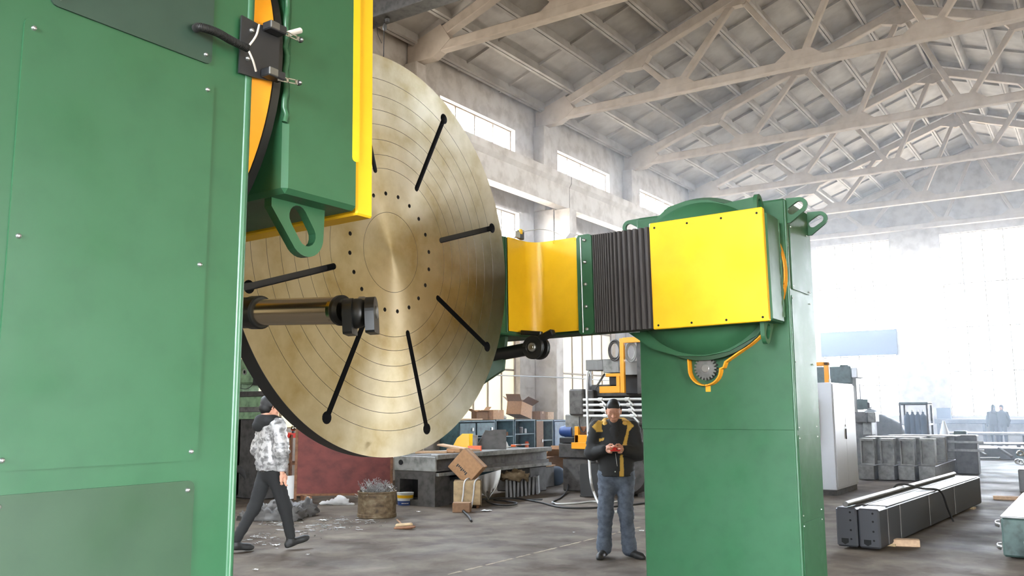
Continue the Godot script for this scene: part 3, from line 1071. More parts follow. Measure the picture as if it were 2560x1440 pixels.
func tilting_frame() -> void:
	var t := thing("tilting_frame", "green U-shaped tilting frame with yellow covers, bellows and lifting lugs around the faceplate", "machine frame", Vector3(AX, AY, MID))
	t.rotation.z = deg_to_rad(0.9)
	var L := func(p: Vector3) -> Vector3: return p - Vector3(AX, AY, MID)
	var yb := 2.205
	var yt := 2.985
	for side in [1.0, -1.0]:
		var inz: float = 1.0 if side > 0.0 else -1.0
		var z0 := frame_z(side, 0.135 if side > 0.0 else 0.15) - MID      # outer side of the arm
		var z1 := frame_z(side, 0.40 if side > 0.0 else 0.43) - MID      # inner side under the cover
		var z2 := frame_z(side, 0.455 if side > 0.0 else 0.505) - MID      # face of the yellow cover
		# turning flange against the ring and the flare between flange and arm
		var b := Mb.new()
		b.lathe(Vector3(0, 0, frame_z(side, 0.08) - MID), Vector3(0, 0, inz), [Vector2(0.2, 0.0), Vector2(0.625, 0.0), Vector2(0.63, 0.004), Vector2(0.63, 0.03), Vector2(0.6, 0.034), Vector2(0.2, 0.034)], 72)
		obj("ring_seal", b, M.black_paint if side < 0.0 else M.dark_green_paint_and_reflection, t)
		b = Mb.new()
		b.lathe(Vector3(0, 0, frame_z(side, 0.114) - MID), Vector3(0, 0, inz), [Vector2(0.6, 0.0), Vector2(0.565, 0.05), Vector2(0.50, 0.10), Vector2(0.3, 0.12)], 72, true)
		obj("flared_hub", b, M.green_paint, t)
		# arm boxes
		b = Mb.new()
		var xe := -1.885 - AX
		b.bx(xe, -2.80 - AX, yb - AY, yt - AY, z0 - inz * 0.02, z1, 0.014)
		obj("arm_box", b, M.green_paint, t)
		b = Mb.new()
		b.bx(-2.80 - AX, -4.30 - AX, yb + 0.015 - AY, yt - 0.015 - AY, z0, z1 - inz * 0.03, 0.01)
		obj("arm_beam", b, M.dark_green_paint_and_reflection, t)
		# yellow cover: folded sheet with a return at the end
		b = Mb.new()
		b.bx(xe - 0.01, -2.765 - AX, yb - 0.008 - AY, yt + 0.02 - AY, z1 + inz * 0.002, z2, 0.006)
		var cov := obj("yellow_cover", b, M.yellow_paint, t)
		for k in 4:
			for y in [yb + 0.02 - AY, yt - 0.02 - AY]:
				b = Mb.new()
				var x := -1.935 - AX - k * 0.262
				b.cyl(Vector3(x, y, z2 - inz * 0.002), Vector3(x, y, z2 + inz * 0.0012), 0.0085, -1.0, 10)
				obj("screw_hole", b, M.hole, cov)
		b = Mb.new()
		var wp := []
		for i in 26:
			var yy := lerpf(2.41 if side < 0.0 else 2.25, 2.97, i / 25.0)
			wp.append(Vector3(xe - 0.004 + 0.0025 * sin(i * 2.3), yy - AY, z0 - inz * 0.02 + inz * 0.004 * sin(i * 1.7)))
		b.tube(wp, 0.009, 7)
		obj("weld_bead", b, M.green_paint, t)
		# the cut-out in the green end plate shows the cover
		b = Mb.new()
		b.prism(round_rect(0.0, 2.36, 0.03, 2.99, 0.012, 3), Transform3D(Basis(Vector3(0, 0, -inz), Vector3.UP, Vector3(inz, 0, 0)), Vector3(xe + 0.001 if side > 0.0 else xe + 0.001, -AY, z1)), 0.003)
		if side < 0.0:
			obj("cover_return", b, M.yellow_paint, t)
		# bellows
		b = Mb.new()
		var xa := -2.775 - AX
		for wf in [0.05, 0.05, 0.048, 0.046, 0.044, 0.04, 0.034, 0.028, 0.022, 0.02, 0.018, 0.018, 0.018, 0.018, 0.018, 0.018]:
			var dp := minf(wf, 0.03)
			b.prism(PackedVector2Array([Vector2(xa, z1 - inz * 0.05), Vector2(xa, z2 - inz * (0.004 + dp)), Vector2(xa - wf * 0.2, z2 - inz * 0.006), Vector2(xa - wf * 0.55, z2 - inz * 0.004), Vector2(xa - wf, z2 - inz * (0.004 + dp)), Vector2(xa - wf, z1 - inz * 0.05)]), Transform3D(Basis(Vector3(1, 0, 0), Vector3(0, 0, 1), Vector3(0, -1, 0)), Vector3(0, yt - 0.002 - AY, 0)), yt - yb - 0.004)
			xa -= wf
		obj("bellows", b, M.bellows, t)
		# bolted flange
		b = Mb.new()
		b.prism(round_rect(-3.40 - AX, yb - 0.005 - AY, -3.265 - AX, yt + 0.01 - AY, 0.03, 3), Transform3D(Basis(), Vector3(0, 0, minf(z1, z2))), absf(z2 - z1))
		var fl := obj("flange", b, M.green_paint, t)
		for k in 5:
			bolt(fl, Vector3(-3.325 - AX, yb + 0.035 - AY + k * 0.177, z2), Vector3(0, 0, inz), 0.0125, null, "bolt")
		b = Mb.new()
		b.cyl(Vector3(-3.36 - AX, yb + 0.01 - AY, z2 + inz * 0.001), Vector3(-3.36 - AX, yt - 0.01 - AY, z2 + inz * 0.001), 0.005, -1.0, 6)
		obj("weld_bead", b, M.zinc, fl)
		# folded inside-corner cover
		b = Mb.new()
		var rows := []
		var prof := [Vector2(-3.405, 0.0)]
		prof.append(Vector2(-3.66, 0.0))
		for i in 9:
			var a := PI / 2 * i / 8.0
			prof.append(Vector2(-3.70 - 0.12 * sin(a), 0.12 - 0.12 * cos(a)))
		prof.append(Vector2(-3.825, 0.36))
		for y in [yb + 0.03, yt]:
			var row := []
			for p in prof:
				row.append(Vector3(p.x - AX, y - AY, z2 - inz * 0.01 + inz * p.y))
			rows.append(row)
		b.sheet(rows, Vector3(1, 0, inz), 0.004)
		var cc := obj("corner_cover", b, M.yellow_paint, t)
		for e in [[-3.42, 0.0], [-3.62, 0.0], [-3.83, 0.18], [-3.83, 0.34]]:
			for y in [yb + 0.05, yt - 0.02]:
				bolt(cc, Vector3(e[0] - AX + 0.002, y - AY, z2 - inz * 0.01 + inz * e[1] + inz * 0.001), Vector3(0.3, 0, inz), 0.004, M.yellow_paint)
		# lifting lugs above and below the arm
		for up in [1.0, -1.0]:
			b = Mb.new()
			var lt := Transform3D(Basis(Vector3(0, 0, inz), Vector3(0, -up, 0), Vector3(inz * up, 0, 0)), Vector3(-1.99 - AX - (0.0 if inz * up > 0.0 else -0.03), (yt if up > 0.0 else yb) - AY, frame_z(side, 0.255) - MID))
			b = lug_mesh(0.21, 0.155, 0.03, lt)
			obj("lifting_lug", b, M.green_paint, t)
	# gusset plates on the ring, seen over and under the far arm
	var b := Mb.new()
	var zb := frame_z(1.0, 0.1) - MID
	b.prism(PackedVector2Array([Vector2(-0.50, 0.36), Vector2(-0.50, 0.50), Vector2(-0.36, 0.50), Vector2(-0.24, 0.59), Vector2(-0.08, 0.62), Vector2(0.1, 0.60), Vector2(0.22, 0.55), Vector2(0.5, 0.57), Vector2(0.5, 0.36)]), Transform3D(Basis(), Vector3(0, 0, zb)), 0.03)
	obj("back_plate", b, M.green_paint, t)
	b = Mb.new()
	b.prism(PackedVector2Array([Vector2(-0.62, -0.38), Vector2(-0.42, -0.52), Vector2(-0.22, -0.585), Vector2(0.0, -0.60), Vector2(0.2, -0.575), Vector2(0.42, -0.47), Vector2(0.5, -0.38)]), Transform3D(Basis(), Vector3(0, 0, zb)), 0.03)
	obj("back_plate", b, M.green_paint, t)
	# cross beam behind the faceplate
	b = Mb.new()
	b.bx(-3.84 - AX, -4.45 - AX, yb + 0.0 - AY, yt + 0.005 - AY, -2.05, 2.05, 0.012)
	obj("cross_beam", b, M.green_paint, t)
	b = Mb.new()
	b.cyl(Vector3(-3.835 - AX, yb + 0.02 - AY, 1.35 - 3.0), Vector3(-3.835 - AX, yt - AY, 1.35 - 3.0), 0.006, -1.0, 6)
	obj("weld_bead", b, M.green_paint, t)
	for e in [-2.36, -5.77]:
		b = Mb.new()
		b.prism(PackedVector2Array([Vector2(-1.95, -0.38), Vector2(-1.42, -0.38), Vector2(-1.46, -0.66), Vector2(-1.7, -0.78), Vector2(-1.95, -0.7)]), Transform3D(Basis(), Vector3(0, 0, e - MID - 0.02)), 0.04)
		obj("cylinder_bracket", b, M.dark_green_paint_and_reflection, t)
	# limit switch on top of the corner, with its thin cable
	var p0 := at_y(yt - 0.002, 1306, 592)
	var sw := thing("proximity_switch", "small black and yellow switch clipped on top of the far corner of the frame", "switch", p0)
	b = Mb.new()
	b.bx(-0.035, 0.0, -0.02, 0.055, -0.03, 0.03, 0.004)
	obj("housing", b, M.black_plate, sw)
	b = Mb.new()
	b.bx(-0.015, 0.004, 0.02, 0.06, 0.0, 0.034, 0.004)
	obj("cap", b, M.yellow_paint, sw)
	b = Mb.new()
	b.bx(-0.02, 0.0, -0.02, 0.035, 0.03, 0.095, 0.004)
	obj("bracket", b, M.zinc, sw)
	var cab := Mb.new()
	cab.tube(curve([p0 + Vector3(0, 0.04, 0.0), at_z(-5.95, 1350, 573), at_z(-6.0, 1385, 580), at_z(-6.02, 1412, 595)], 8), 0.0035, 6)
	one("sensor_cable", cab, M.cable_beige, "thin pale cable arching from the small yellow switch to the frame", "cable")

func hydraulics() -> void:
	# near cylinder, rod out
	var z := -2.36
	var a := at_z(z, 612, 782)
	var e := at_z(z, 860, 776)
	var d := (e - a).normalized()
	var t := thing("hydraulic_cylinder", "hydraulic cylinder with long bright chrome rod and black clevis in front of the faceplate", "cylinder", a)
	var b := Mb.new()
	var len := (e - a).length()
	var s := at_z(z, 655, 782).distance_to(a)
	b.lathe(-d * 1.35, d, [Vector2(0, 0), Vector2(0.064, 0), Vector2(0.064, 1.35 + s - 0.06), Vector2(0.068, 1.35 + s - 0.055), Vector2(0.068, 1.35 + s - 0.006), Vector2(0.062, 1.35 + s), Vector2(0, 1.35 + s)], 32)
	obj("barrel", b, M.black_paint, t)
	b = Mb.new()
	b.lathe(d * (s - 0.04), d, [Vector2(0, 0), Vector2(0.053, 0), Vector2(0.053, len - s - 0.005), Vector2(0.05, len - s + 0.012), Vector2(0, len - s + 0.012)], 40)
	obj("rod", b, M.chrome, t)
	b = Mb.new()
	b.lathe(d * (len - 0.025), d, [Vector2(0.0, 0), Vector2(0.056, 0), Vector2(0.058, 0.004), Vector2(0.058, 0.018), Vector2(0.045, 0.03), Vector2(0.034, 0.034), Vector2(0.034, 0.075), Vector2(0, 0.075)], 32)
	obj("rod_collar", b, M.black_paint, t)
	# clevis eye, turned so that its pin points down the hall and to the right
	var pin := Vector3(0.84, 0.06, -0.55).normalized()
	var eye := d * (len + 0.085) + Vector3(0, -0.012, 0)
	var side := Vector3.UP.cross(pin).normalized()
	b = Mb.new()
	b.ball(eye - pin * 0.012, Vector3(0.05, 0.056, 0.05), Basis(), 20, 12)
	obj("eye_body", b, M.black_paint, t)
	for k in [-0.058, 0.024]:
		b = Mb.new()
		var ck := PackedVector2Array([Vector2(-0.052, -0.078), Vector2(0.052, -0.078), Vector2(0.058, -0.07)])
		for i in 17:
			ck.append(Vector2(0.058 * cos(PI * i / 16.0), 0.058 * sin(PI * i / 16.0)))
		ck.append(Vector2(-0.058, -0.07))
		b.prism(ck, Transform3D(Basis(side, pin.cross(side), pin), eye + pin * k), 0.034)
		obj("cheek", b, M.black_paint, t)
	b = Mb.new()
	b.cyl(eye - pin * 0.066, eye + pin * 0.064, 0.024, -1.0, 20, 0.003)
	obj("pin", b, M.steel, t)
	b = Mb.new()
	b.bar(eye + Vector3(0, 0.028, 0) + side * 0.045, eye + Vector3(0, 0.062, 0) + side * 0.02 , 0.03, 0.02, 0.004)
	obj("clamp_block", b, M.zinc, t)
	bolt(t, eye + side * 0.05 + Vector3(0, -0.02, 0), side, 0.006)
	# far cylinder, rod in, its clevis just clear of the faceplate
	z = -5.72
	var q := at_z(z, 1330, 868)
	d = (at_z(z, 1240, 885) - q).normalized()
	t = thing("hydraulic_cylinder", "black hydraulic cylinder with a round pin eye under the corner of the far arm", "cylinder", q)
	b = Mb.new()
	b.cyl(d * 0.05 + Vector3(0, 0, -0.05), d * 0.9 + Vector3(0, 0, -0.05), 0.052, -1.0, 24, 0.004)
	obj("barrel", b, M.black_paint, t)
	for k in [0.0, -0.09]:
		b = Mb.new()
		b.lathe(Vector3(0, 0, k - 0.035), Vector3(0, 0, 1), [Vector2(0, 0), Vector2(0.088, 0.0), Vector2(0.092, 0.005), Vector2(0.092, 0.03), Vector2(0.088, 0.035), Vector2(0.055, 0.035), Vector2(0.05, 0.03), Vector2(0.0, 0.03)], 36)
		obj("cheek", b, M.black_paint, t)
	b = Mb.new()
	b.cyl(Vector3(0, 0, -0.01), Vector3(0, 0, 0.012), 0.034, -1.0, 24, 0.003)
	obj("pin", b, M.zinc, t)
	b = Mb.new()
	b.cyl(Vector3(0, 0, 0.01), Vector3(0, 0, 0.016), 0.018, -1.0, 16, 0.002)
	obj("pin_head", b, M.chrome, t)
	b = Mb.new()
	b.bar(Vector3(0.03, 0.06, -0.05), at_z(z - 0.05, 1384, 830) - q, 0.06, 0.05, 0.008)
	obj("stop_block", b, M.black_paint, t)
	b = Mb.new()
	b.bar(Vector3(-0.13, 0.125, -0.05), Vector3(0.06, 0.105, -0.05), 0.04, 0.035, 0.006)
	obj("guide_strip", b, M.black_paint, t)

func switches() -> void:
	# limit switch bracket on the near column
	var x := -1.862
	var P := func(px: float, py: float) -> Vector3: return at_x(x, px, py)
	var t := thing("limit_switch_bracket", "black bracket plate with two roller limit switches bolted to the near column", "bracket", P.call(650, 130))
	var o: Vector3 = t.position
	var poly := PackedVector2Array()
	for e in [[604, 38], [648, 62], [700, 70], [693, 205], [640, 195], [597, 182]]:
		var p: Vector3 = P.call(e[0], e[1])
		poly.append(Vector2(-(p.z - o.z), p.y - o.y))
	var b := Mb.new()
	b.prism(poly, Transform3D(Basis(Vector3(0, 0, -1), Vector3.UP, Vector3(1, 0, 0)), Vector3(-0.004, 0, 0)), 0.006)
	obj("plate", b, M.black_plate, t)
	for e in [[627, 77], [617, 147]]:
		bolt(t, P.call(e[0], e[1]) - o + Vector3(0.003, 0, 0), Vector3(1, 0, 0), 0.006, null, "bolt")
	for e in [[668, 73, 752, 100], [664, 188, 748, 207]]:
		var c: Vector3 = P.call(e[0], e[1]) - o
		b = Mb.new()
		b.box(Transform3D(Basis(), c + Vector3(0.02, 0, -0.01)), Vector3(0.035, 0.024, 0.06), 0.003)
		var sw := obj("switch_body", b, M.black_plate, t)
		b = Mb.new()
		b.box(Transform3D(Basis(), c + Vector3(0.03, 0.001, 0.003)), Vector3(0.018, 0.022, 0.032), 0.002)
		obj("front_cover", b, M.steel, sw)
		var h: Vector3 = at_x(x + 0.03, e[0] + 32, e[1] + 4 + (0 if e[1] < 100 else 4)) - o
		var k: Vector3 = at_x(x + 0.03, e[2], e[3]) - o
		b = Mb.new()
		var dr := (k - h).normalized()
		for s in [-1.0, 1.0]:
			b.bar(h + Vector3(0, s * 0.0055, 0), h.lerp(k, 0.86) + Vector3(0, s * 0.0055, 0), 0.003, 0.003)
		for q in [0.02, 0.42, 0.86]:
			var m: Vector3 = h.lerp(k, q)
			b.bar(m - dr * 0.004, m + dr * 0.004, 0.003, 0.014)
		obj("lever", b, M.zinc, sw)
		b = Mb.new()
		b.cyl(k - Vector3(0.006, 0, 0), k + Vector3(0.004, 0, 0), 0.0075, -1.0, 14, 0.001)
		obj("roller", b, M.rubber, sw)
		bolt(sw, k + Vector3(0.004, 0, 0), Vector3(1, 0, 0), 0.004)
	# pale cables from the conduit to the switches
	var J: Vector3 = at_x(x + 0.03, 618, 120) - o
	for e in [[[640, 90], [648, 62]], [[632, 150], [640, 178]]]:
		b = Mb.new()
		b.tube(curve([J, at_x(x + 0.03, e[0][0], e[0][1]) - o, at_x(x + 0.015, e[1][0], e[1][1]) - o], 6), 0.003, 6)
		obj("lead", b, M.cable_beige, t)
	# corrugated conduit
	var path := curve([at_x(-1.88, 488, 72), at_x(-1.835, 500, 68), at_x(-1.825, 540, 80), at_x(-1.83, 580, 102), at_x(-1.835, 622, 122)], 14)
	b = Mb.new()
	b.tube(path, 0.0095, 12)
	for i in range(2, path.size() - 2):
		var d: Vector3 = (path[i + 1] - path[i - 1]).normalized()
		b.lathe(path[i] - d * 0.0012, d, [Vector2(0.009, 0), Vector2(0.0112, 0.0004), Vector2(0.0112, 0.002), Vector2(0.009, 0.0024)], 12)
	one("conduit", b, M.cable_black, "short black corrugated conduit bent from the near column's cover to the switch bracket", "conduit")
	# pale plastic peg behind the upper lever
	b = Mb.new()
	var p := at_x(-1.868, 752, 76)
	var q := at_x(-1.874, 722, 84)
	b.cyl(q, p, 0.0085, -1.0, 14, 0.001)
	one("plastic_peg", b, M.cable_beige, "short translucent white plastic tube end beside the upper limit switch lever", "tube")

func machine() -> void:
	column(1.0, "green machine column at the far end, with gear pinion and yellow ring guard")
	column(-1.0, "green machine column close by with screwed cover panels and switch bracket")
	tilting_frame()
	faceplate()
	hydraulics()
	switches()

# ------------------------------------------------------------------ things along the left wall
func carton(label: String, s: Vector3, p: Vector3, b: Basis, m: Material, open := 0.0, inside: Material = null, group := "") -> Node3D:
	# p: centre of the base; open > 0 leaves the lid flaps folded out by that angle
	var t := thing("carton", label, "box", p, 0.0, group)
	t.basis = b
	var th := 0.006
	var w := Mb.new()
	if open > 0.0:
		w.bx(-s.x / 2, s.x / 2, 0, th, -s.z / 2, s.z / 2)
		w.bx(-s.x / 2, -s.x / 2 + th, 0, s.y, -s.z / 2, s.z / 2)
		w.bx(s.x / 2 - th, s.x / 2, 0, s.y, -s.z / 2, s.z / 2)
		w.bx(-s.x / 2, s.x / 2, 0, s.y, -s.z / 2, -s.z / 2 + th)
		w.bx(-s.x / 2, s.x / 2, 0, s.y, s.z / 2 - th, s.z / 2)
		obj("body", w, m, t)
		for k in 4:
			var f := Mb.new()
			var along := s.x if k % 2 == 0 else s.z
			var off := s.z / 2 if k % 2 == 0 else s.x / 2
			var fl := minf(s.x, s.z) * 0.5
			var turn := Basis(Vector3.UP, PI / 2 * k)
			var ang := open * (1.0 + 0.35 * sin(k * 2.3))
			f.box(Transform3D(turn, Vector3(0, s.y, 0)) * Transform3D(Basis(Vector3.RIGHT, ang), Vector3(0, sin(-ang + PI / 2) * 0.0, off)) * Transform3D(Basis(), Vector3(0, fl / 2, 0)), Vector3(along - 0.01, fl, th))
			obj("flap", f, inside if inside else m, t)
	else:
		w.bx(-s.x / 2, s.x / 2, 0, s.y, -s.z / 2, s.z / 2, 0.006)
		obj("body", w, m, t)
		var f := Mb.new()
		f.bx(-s.x / 2 - 0.001, s.x / 2 + 0.001, s.y - 0.06, s.y + 0.0015, -0.03, 0.03)
		obj("tape", f, M.cardboard_pale, t)
	return t

func shelf_unit(label: String, z0: float, z1: float, x: float, h: float, depth: float, m: Material, doors: Array, shelves: Array) -> Node3D:
	# open steel cabinet whose front faces +X; z0 nearer than z1
	var t := thing("steel_cabinet", label, "cabinet", Vector3(x, 0, (z0 + z1) / 2))
	var hw := absf(z1 - z0) / 2 - 0.008
	var b := Mb.new()
	b.bx(-depth, -depth + 0.02, 0.03, h, -hw, hw)
	obj("back_panel", b, m, t)
	for s in [-1.0, 1.0]:
		b = Mb.new()
		b.bx(-depth, 0.0, 0.0, h, s * hw, s * (hw - 0.03), 0.004)
		obj("side_panel", b, m, t)
	b = Mb.new()
	b.bx(-depth, 0.012, h - 0.04, h, -hw, hw, 0.004)
	obj("top_panel", b, m, t)
	for y in shelves:
		b = Mb.new()
		b.bx(-depth + 0.02, -0.01, y, y + 0.025, -hw + 0.03, hw - 0.03)
		obj("shelf", b, m, t)
	for d in doors:
		b = Mb.new()
		b.bx(0.0, 0.018, d[2], d[3], lerpf(hw, -hw, d[0]), lerpf(hw, -hw, d[1]), 0.004)
		var o := obj("door", b, d[4] if d.size() > 4 else m, t)
		b = Mb.new()
		b.bx(0.018, 0.035, (d[2] + d[3]) / 2 - 0.04, (d[2] + d[3]) / 2 + 0.04, lerpf(hw, -hw, d[1] - 0.06), lerpf(hw, -hw, d[1] - 0.1), 0.004)
		obj("handle", b, M.zinc, o)
	return t

func clutter() -> void:
	var b: Mb
	# ---- steel cabinets against the wall
	var sx := -12.35
	var zof := func(px: float) -> float: return at_x(sx, px, 1100).z
	var hh := at_x(sx, 1290, 1049).y
	shelf_unit("teal steel cabinet with a pulled drawer front behind the yellow guard plate", zof.call(1146), zof.call(1238), sx, hh, 0.55, M.teal_paint, [[0.02, 0.44, hh - 0.36, hh - 0.06], [0.48, 0.97, hh - 0.36, hh - 0.06]], [0.35, hh - 0.42])
	shelf_unit("teal steel cabinet standing open with oddments on its shelf below the tilted carton", zof.call(1239), zof.call(1285), sx, hh + 0.01, 0.55, M.teal_paint, [], [0.3, hh - 0.42])
	shelf_unit("narrow open teal cabinet with small white and orange things on its shelves", zof.call(1287), zof.call(1338), sx, hh, 0.5, M.teal_paint, [], [0.25, 0.62, hh - 0.38])
	shelf_unit("dark open cabinet between the teal and the blue one", zof.call(1340), zof.call(1383), sx, hh - 0.02, 0.5, M.machine_dark_green, [[0.0, 0.4, 0.3, hh - 0.05, M.cardboard_dark]], [0.4, 0.8])
	shelf_unit("closed blue steel cabinet at the end of the row by the machine", zof.call(1384), zof.call(1422), sx, hh - 0.03, 0.5, M.blue_paint, [[0.04, 0.96, 0.1, hh - 0.08]], [0.5])
	# small things on the shelves
	var small := [["tin", 1303, 1073, 0.1, 0.16, M.grey_cast, "grey tin on the top shelf of the narrow open teal cabinet", "tin"],
		["jar", 1314, 1075, 0.06, 0.12, M.paper_white, "white jar on the top shelf of the narrow open teal cabinet", "jar"],
		["carton_pack", 1326, 1080, 0.09, 0.11, M.white_plastic, "white packet at the door side of the narrow open teal cabinet", "packet"],
		["funnel", 1317, 1120, 0.10, 0.16, M.orange_plastic, "orange bottle low in the narrow open teal cabinet", "bottle"],
		["tin", 1265, 1079, 0.12, 0.1, M.rust, "rusty tin on the shelf of the open teal cabinet", "tin"],
		["tin", 1251, 1078, 0.14, 0.13, M.dark_steel, "dark round tin on the shelf of the open teal cabinet", "tin"],
		["tin", 1368, 1080, 0.09, 0.12, M.rust, "brown tin inside the dark open cabinet", "tin"]]
	for e in small:
		var p := at_x(sx - 0.2, e[1], e[2])
		var t := thing(e[0], e[6], e[7], Vector3(p.x, p.y, p.z))
		b = Mb.new()
		b.lathe(Vector3.ZERO, Vector3.UP, [Vector2(0, 0), Vector2(e[3] * 0.5, 0), Vector2(e[3] * 0.5, e[4] * 0.85), Vector2(e[3] * 0.4, e[4] * 0.9), Vector2(0, e[4] * 0.9)], 16)
		obj("body", b, e[5], t)
		b = Mb.new()
		b.cyl(Vector3(0, e[4] * 0.88, 0), Vector3(0, e[4], 0), e[3] * 0.42, -1.0, 14, 0.004)
		obj("lid", b, M.zinc if e[5] != M.orange_plastic else M.red_plastic, t)
	for t in get_children():
		if t.has_meta("label") and (str(t.name).begins_with("tin") or str(t.name).begins_with("jar") or str(t.name).begins_with("funnel") or str(t.name).begins_with("carton_pack")):
			var lab: String = t.get_meta("label")
			var y := 0.645
			if "top shelf of the narrow" in lab or "packet" in lab:
				y = hh - 0.355
			elif "open teal cabinet" in lab and "narrow" not in lab:
				y = hh - 0.395
			elif "dark open cabinet" in lab:
				y = 0.825
			t.position.y = y
	# ---- cartons on the cabinets
	var tx := sx - 0.27
	var top := func(px: float) -> Vector3:
		var p := at_x(tx, px, 1046)
		return Vector3(p.x, hh + 0.002, p.z)
	carton("brown carton with folded flaps on the teal cabinets, half in shade", Vector3(0.36, 0.24, 0.52), top.call(1231), Basis(Vector3.UP, 0.08), M.cardboard, 0.0)
	carton("small dark carton with open lid beside the flapped carton on the cabinets", Vector3(0.3, 0.2, 0.3), top.call(1199), Basis(Vector3.UP, -0.5), M.cardboard_dark, 1.1, M.cardboard)
	carton("brown open carton tipped on its edge on the teal cabinets", Vector3(0.42, 0.34, 0.62), top.call(1297) + Vector3(0, 0.07, 0), Basis(Vector3.RIGHT, -0.2) * Basis(Vector3.UP, 0.1), M.cardboard, 0.75, M.cardboard_dark)
	carton("reddish brown carton with dark lines on the dark cabinet", Vector3(0.28, 0.2, 0.34), top.call(1366) + Vector3(0, -0.02, 0), Basis(Vector3.UP, 0.05), M.cardboard_pale, 0.0)
	carton("dark brown carton beside the reddish carton on the dark cabinet", Vector3(0.26, 0.22, 0.26), top.call(1347) + Vector3(0, -0.02, 0), Basis(Vector3.UP, 0.0), M.cardboard_dark, 0.0)
	b = Mb.new()
	b.box(Transform3D(Basis(Vector3.UP, 0.15), top.call(1172) + Vector3(0, 0.02, 0)), Vector3(0.45, 0.03, 0.6), 0.005)
	one("cardboard_sheet", b, M.cardboard_pale, "pale cardboard sheet lying on the teal cabinet beside the window post", "sheet")
	b = Mb.new()
	b.ball(top.call(1256) + Vector3(0, 0.05, 0), Vector3(0.1, 0.06, 0.14), Basis(), 10, 6)
	one("rag_bundle", b, M.white_sheet, "pale crumpled bundle between two cartons on the teal cabinets", "bundle")
	# ---- machine bed
	var bed := thing("machine_bed", "long grey cast machine bed on supports, loaded with scraps", "machine bed", Vector3(-9.9, 0, -11.75))
	b = Mb.new()
	b.bx(-0.42, 0.42, 0.5, 0.62, -3.7, -0.05, 0.01)
	b.bx(-0.36, 0.36, 0.62, 0.78, -3.7, -0.05)
	obj("bed_body", b, M.grey_cast, bed)
	for s in [-1.0, 1.0]:
		b = Mb.new()
		b.bx(s * 0.42 - 0.1, s * 0.42 + 0.06, 0.78, 0.865, -3.72, -0.02, 0.012)
		obj("way", b, M.light_grey, bed)
	b = Mb.new()
	b.bx(-0.33, 0.33, 0.79, 0.84, -3.7, -0.06, 0.004)
	obj("bed_top", b, M.grey_cast, bed)
	b = Mb.new()
	b.bx(-0.45, 0.48, 0.5, 0.56, -3.7, -0.04, 0.006)
	obj("lower_flange", b, M.light_grey, bed)
	b = Mb.new()
	b.bx(-0.48, 0.44, 0.58, 0.83, -0.05, 0.0, 0.01)
	var ep := obj("end_plate", b, M.light_grey, bed)
	b = Mb.new()
	b.cyl(Vector3(-0.32, 0.72, 0.0), Vector3(-0.32, 0.72, 0.012), 0.045, -1.0, 16)
	obj("end_bore", b, M.hole, ep)
	# hollow foot at the near end
	b = Mb.new()
	b.prism(rect(-0.47, 0.0, 0.42, 0.58), Transform3D(Basis(), Vector3(0, 0, -0.42)), 0.4, [rect(-0.36, 0.1, 0.05, 0.44)])
	obj("foot", b, M.dark_steel, bed)
	b = Mb.new()
	b.bx(-0.4, 0.1, 0.06, 0.48, -0.42, -0.36)
	obj("foot_back", b, M.hole, bed)
	b = Mb.new()
	b.bx(-0.4, 0.42, 0.0, 0.5, -3.6, -3.0, 0.02)
	obj("foot", b, M.dark_steel, bed)
	var Y := 0.87
	# on the bed (top at Y)
	var bt := func(px: float, py: float, up := 0.0) -> Vector3: return at_y(Y + up, px, py)
	var bo := func(px: float, x: float) -> Vector3: return Vector3(x, Y, at_x(x, px, 1110).z)
	# yellow guard: bent plate standing
	var yg := thing("guard_plate", "bent yellow sheet guard with a sloped corner standing on the machine bed", "guard", bo.call(1156, -10.12))
	b = Mb.new()
	b.prism(PackedVector2Array([Vector2(-0.22, 0.0), Vector2(0.14, 0.0), Vector2(0.14, 0.30), Vector2(0.0, 0.30), Vector2(-0.1, 0.22)]), Transform3D(Basis(Vector3.UP, deg_to_rad(25)), Vector3(0, 0, 0)), 0.012)
	obj("front_sheet", b, M.yellow_paint, yg)
	b = Mb.new()
	b.prism(rect(0.0, 0.0, 0.16, 0.30), Transform3D(Basis(Vector3.UP, deg_to_rad(-30)), Vector3(0.125, 0, -0.06)), 0.012)
	obj("side_sheet", b, M.yellow_paint, yg)
	b = Mb.new()
	b.bx(0.17, 0.27, 0, 0.28, -0.1, -0.06, 0.004)
	one("steel_angle", b, M.light_grey, "upright drilled steel angle beside the yellow guard on the bed", "angle").position = bo.call(1158, -10.0)
	# dark gusset
	b = Mb.new()
	b.prism(PackedVector2Array([Vector2(-0.30, 0.0), Vector2(0.24, 0.0), Vector2(0.24, 0.37), Vector2(0.0, 0.37), Vector2(-0.08, 0.35), Vector2(-0.22, 0.14), Vector2(-0.30, 0.12)]), Transform3D(Basis(Vector3.UP, deg_to_rad(38)), bo.call(1234, -9.72)), 0.03)
	one("gusset_plate", b, M.dark_steel, "dark steel gusset plate with cut corner standing on the machine bed", "plate")
	b = Mb.new()
	b.prism(PackedVector2Array([Vector2(-0.1, 0.0), Vector2(0.14, 0.0), Vector2(0.26, 0.34), Vector2(0.1, 0.36)]), Transform3D(Basis(Vector3.UP, deg_to_rad(38)), bo.call(1200, -9.98)), 0.12)
	one("casting", b, M.dark_steel, "dark leaning casting between the yellow guard and the gusset plate", "casting")
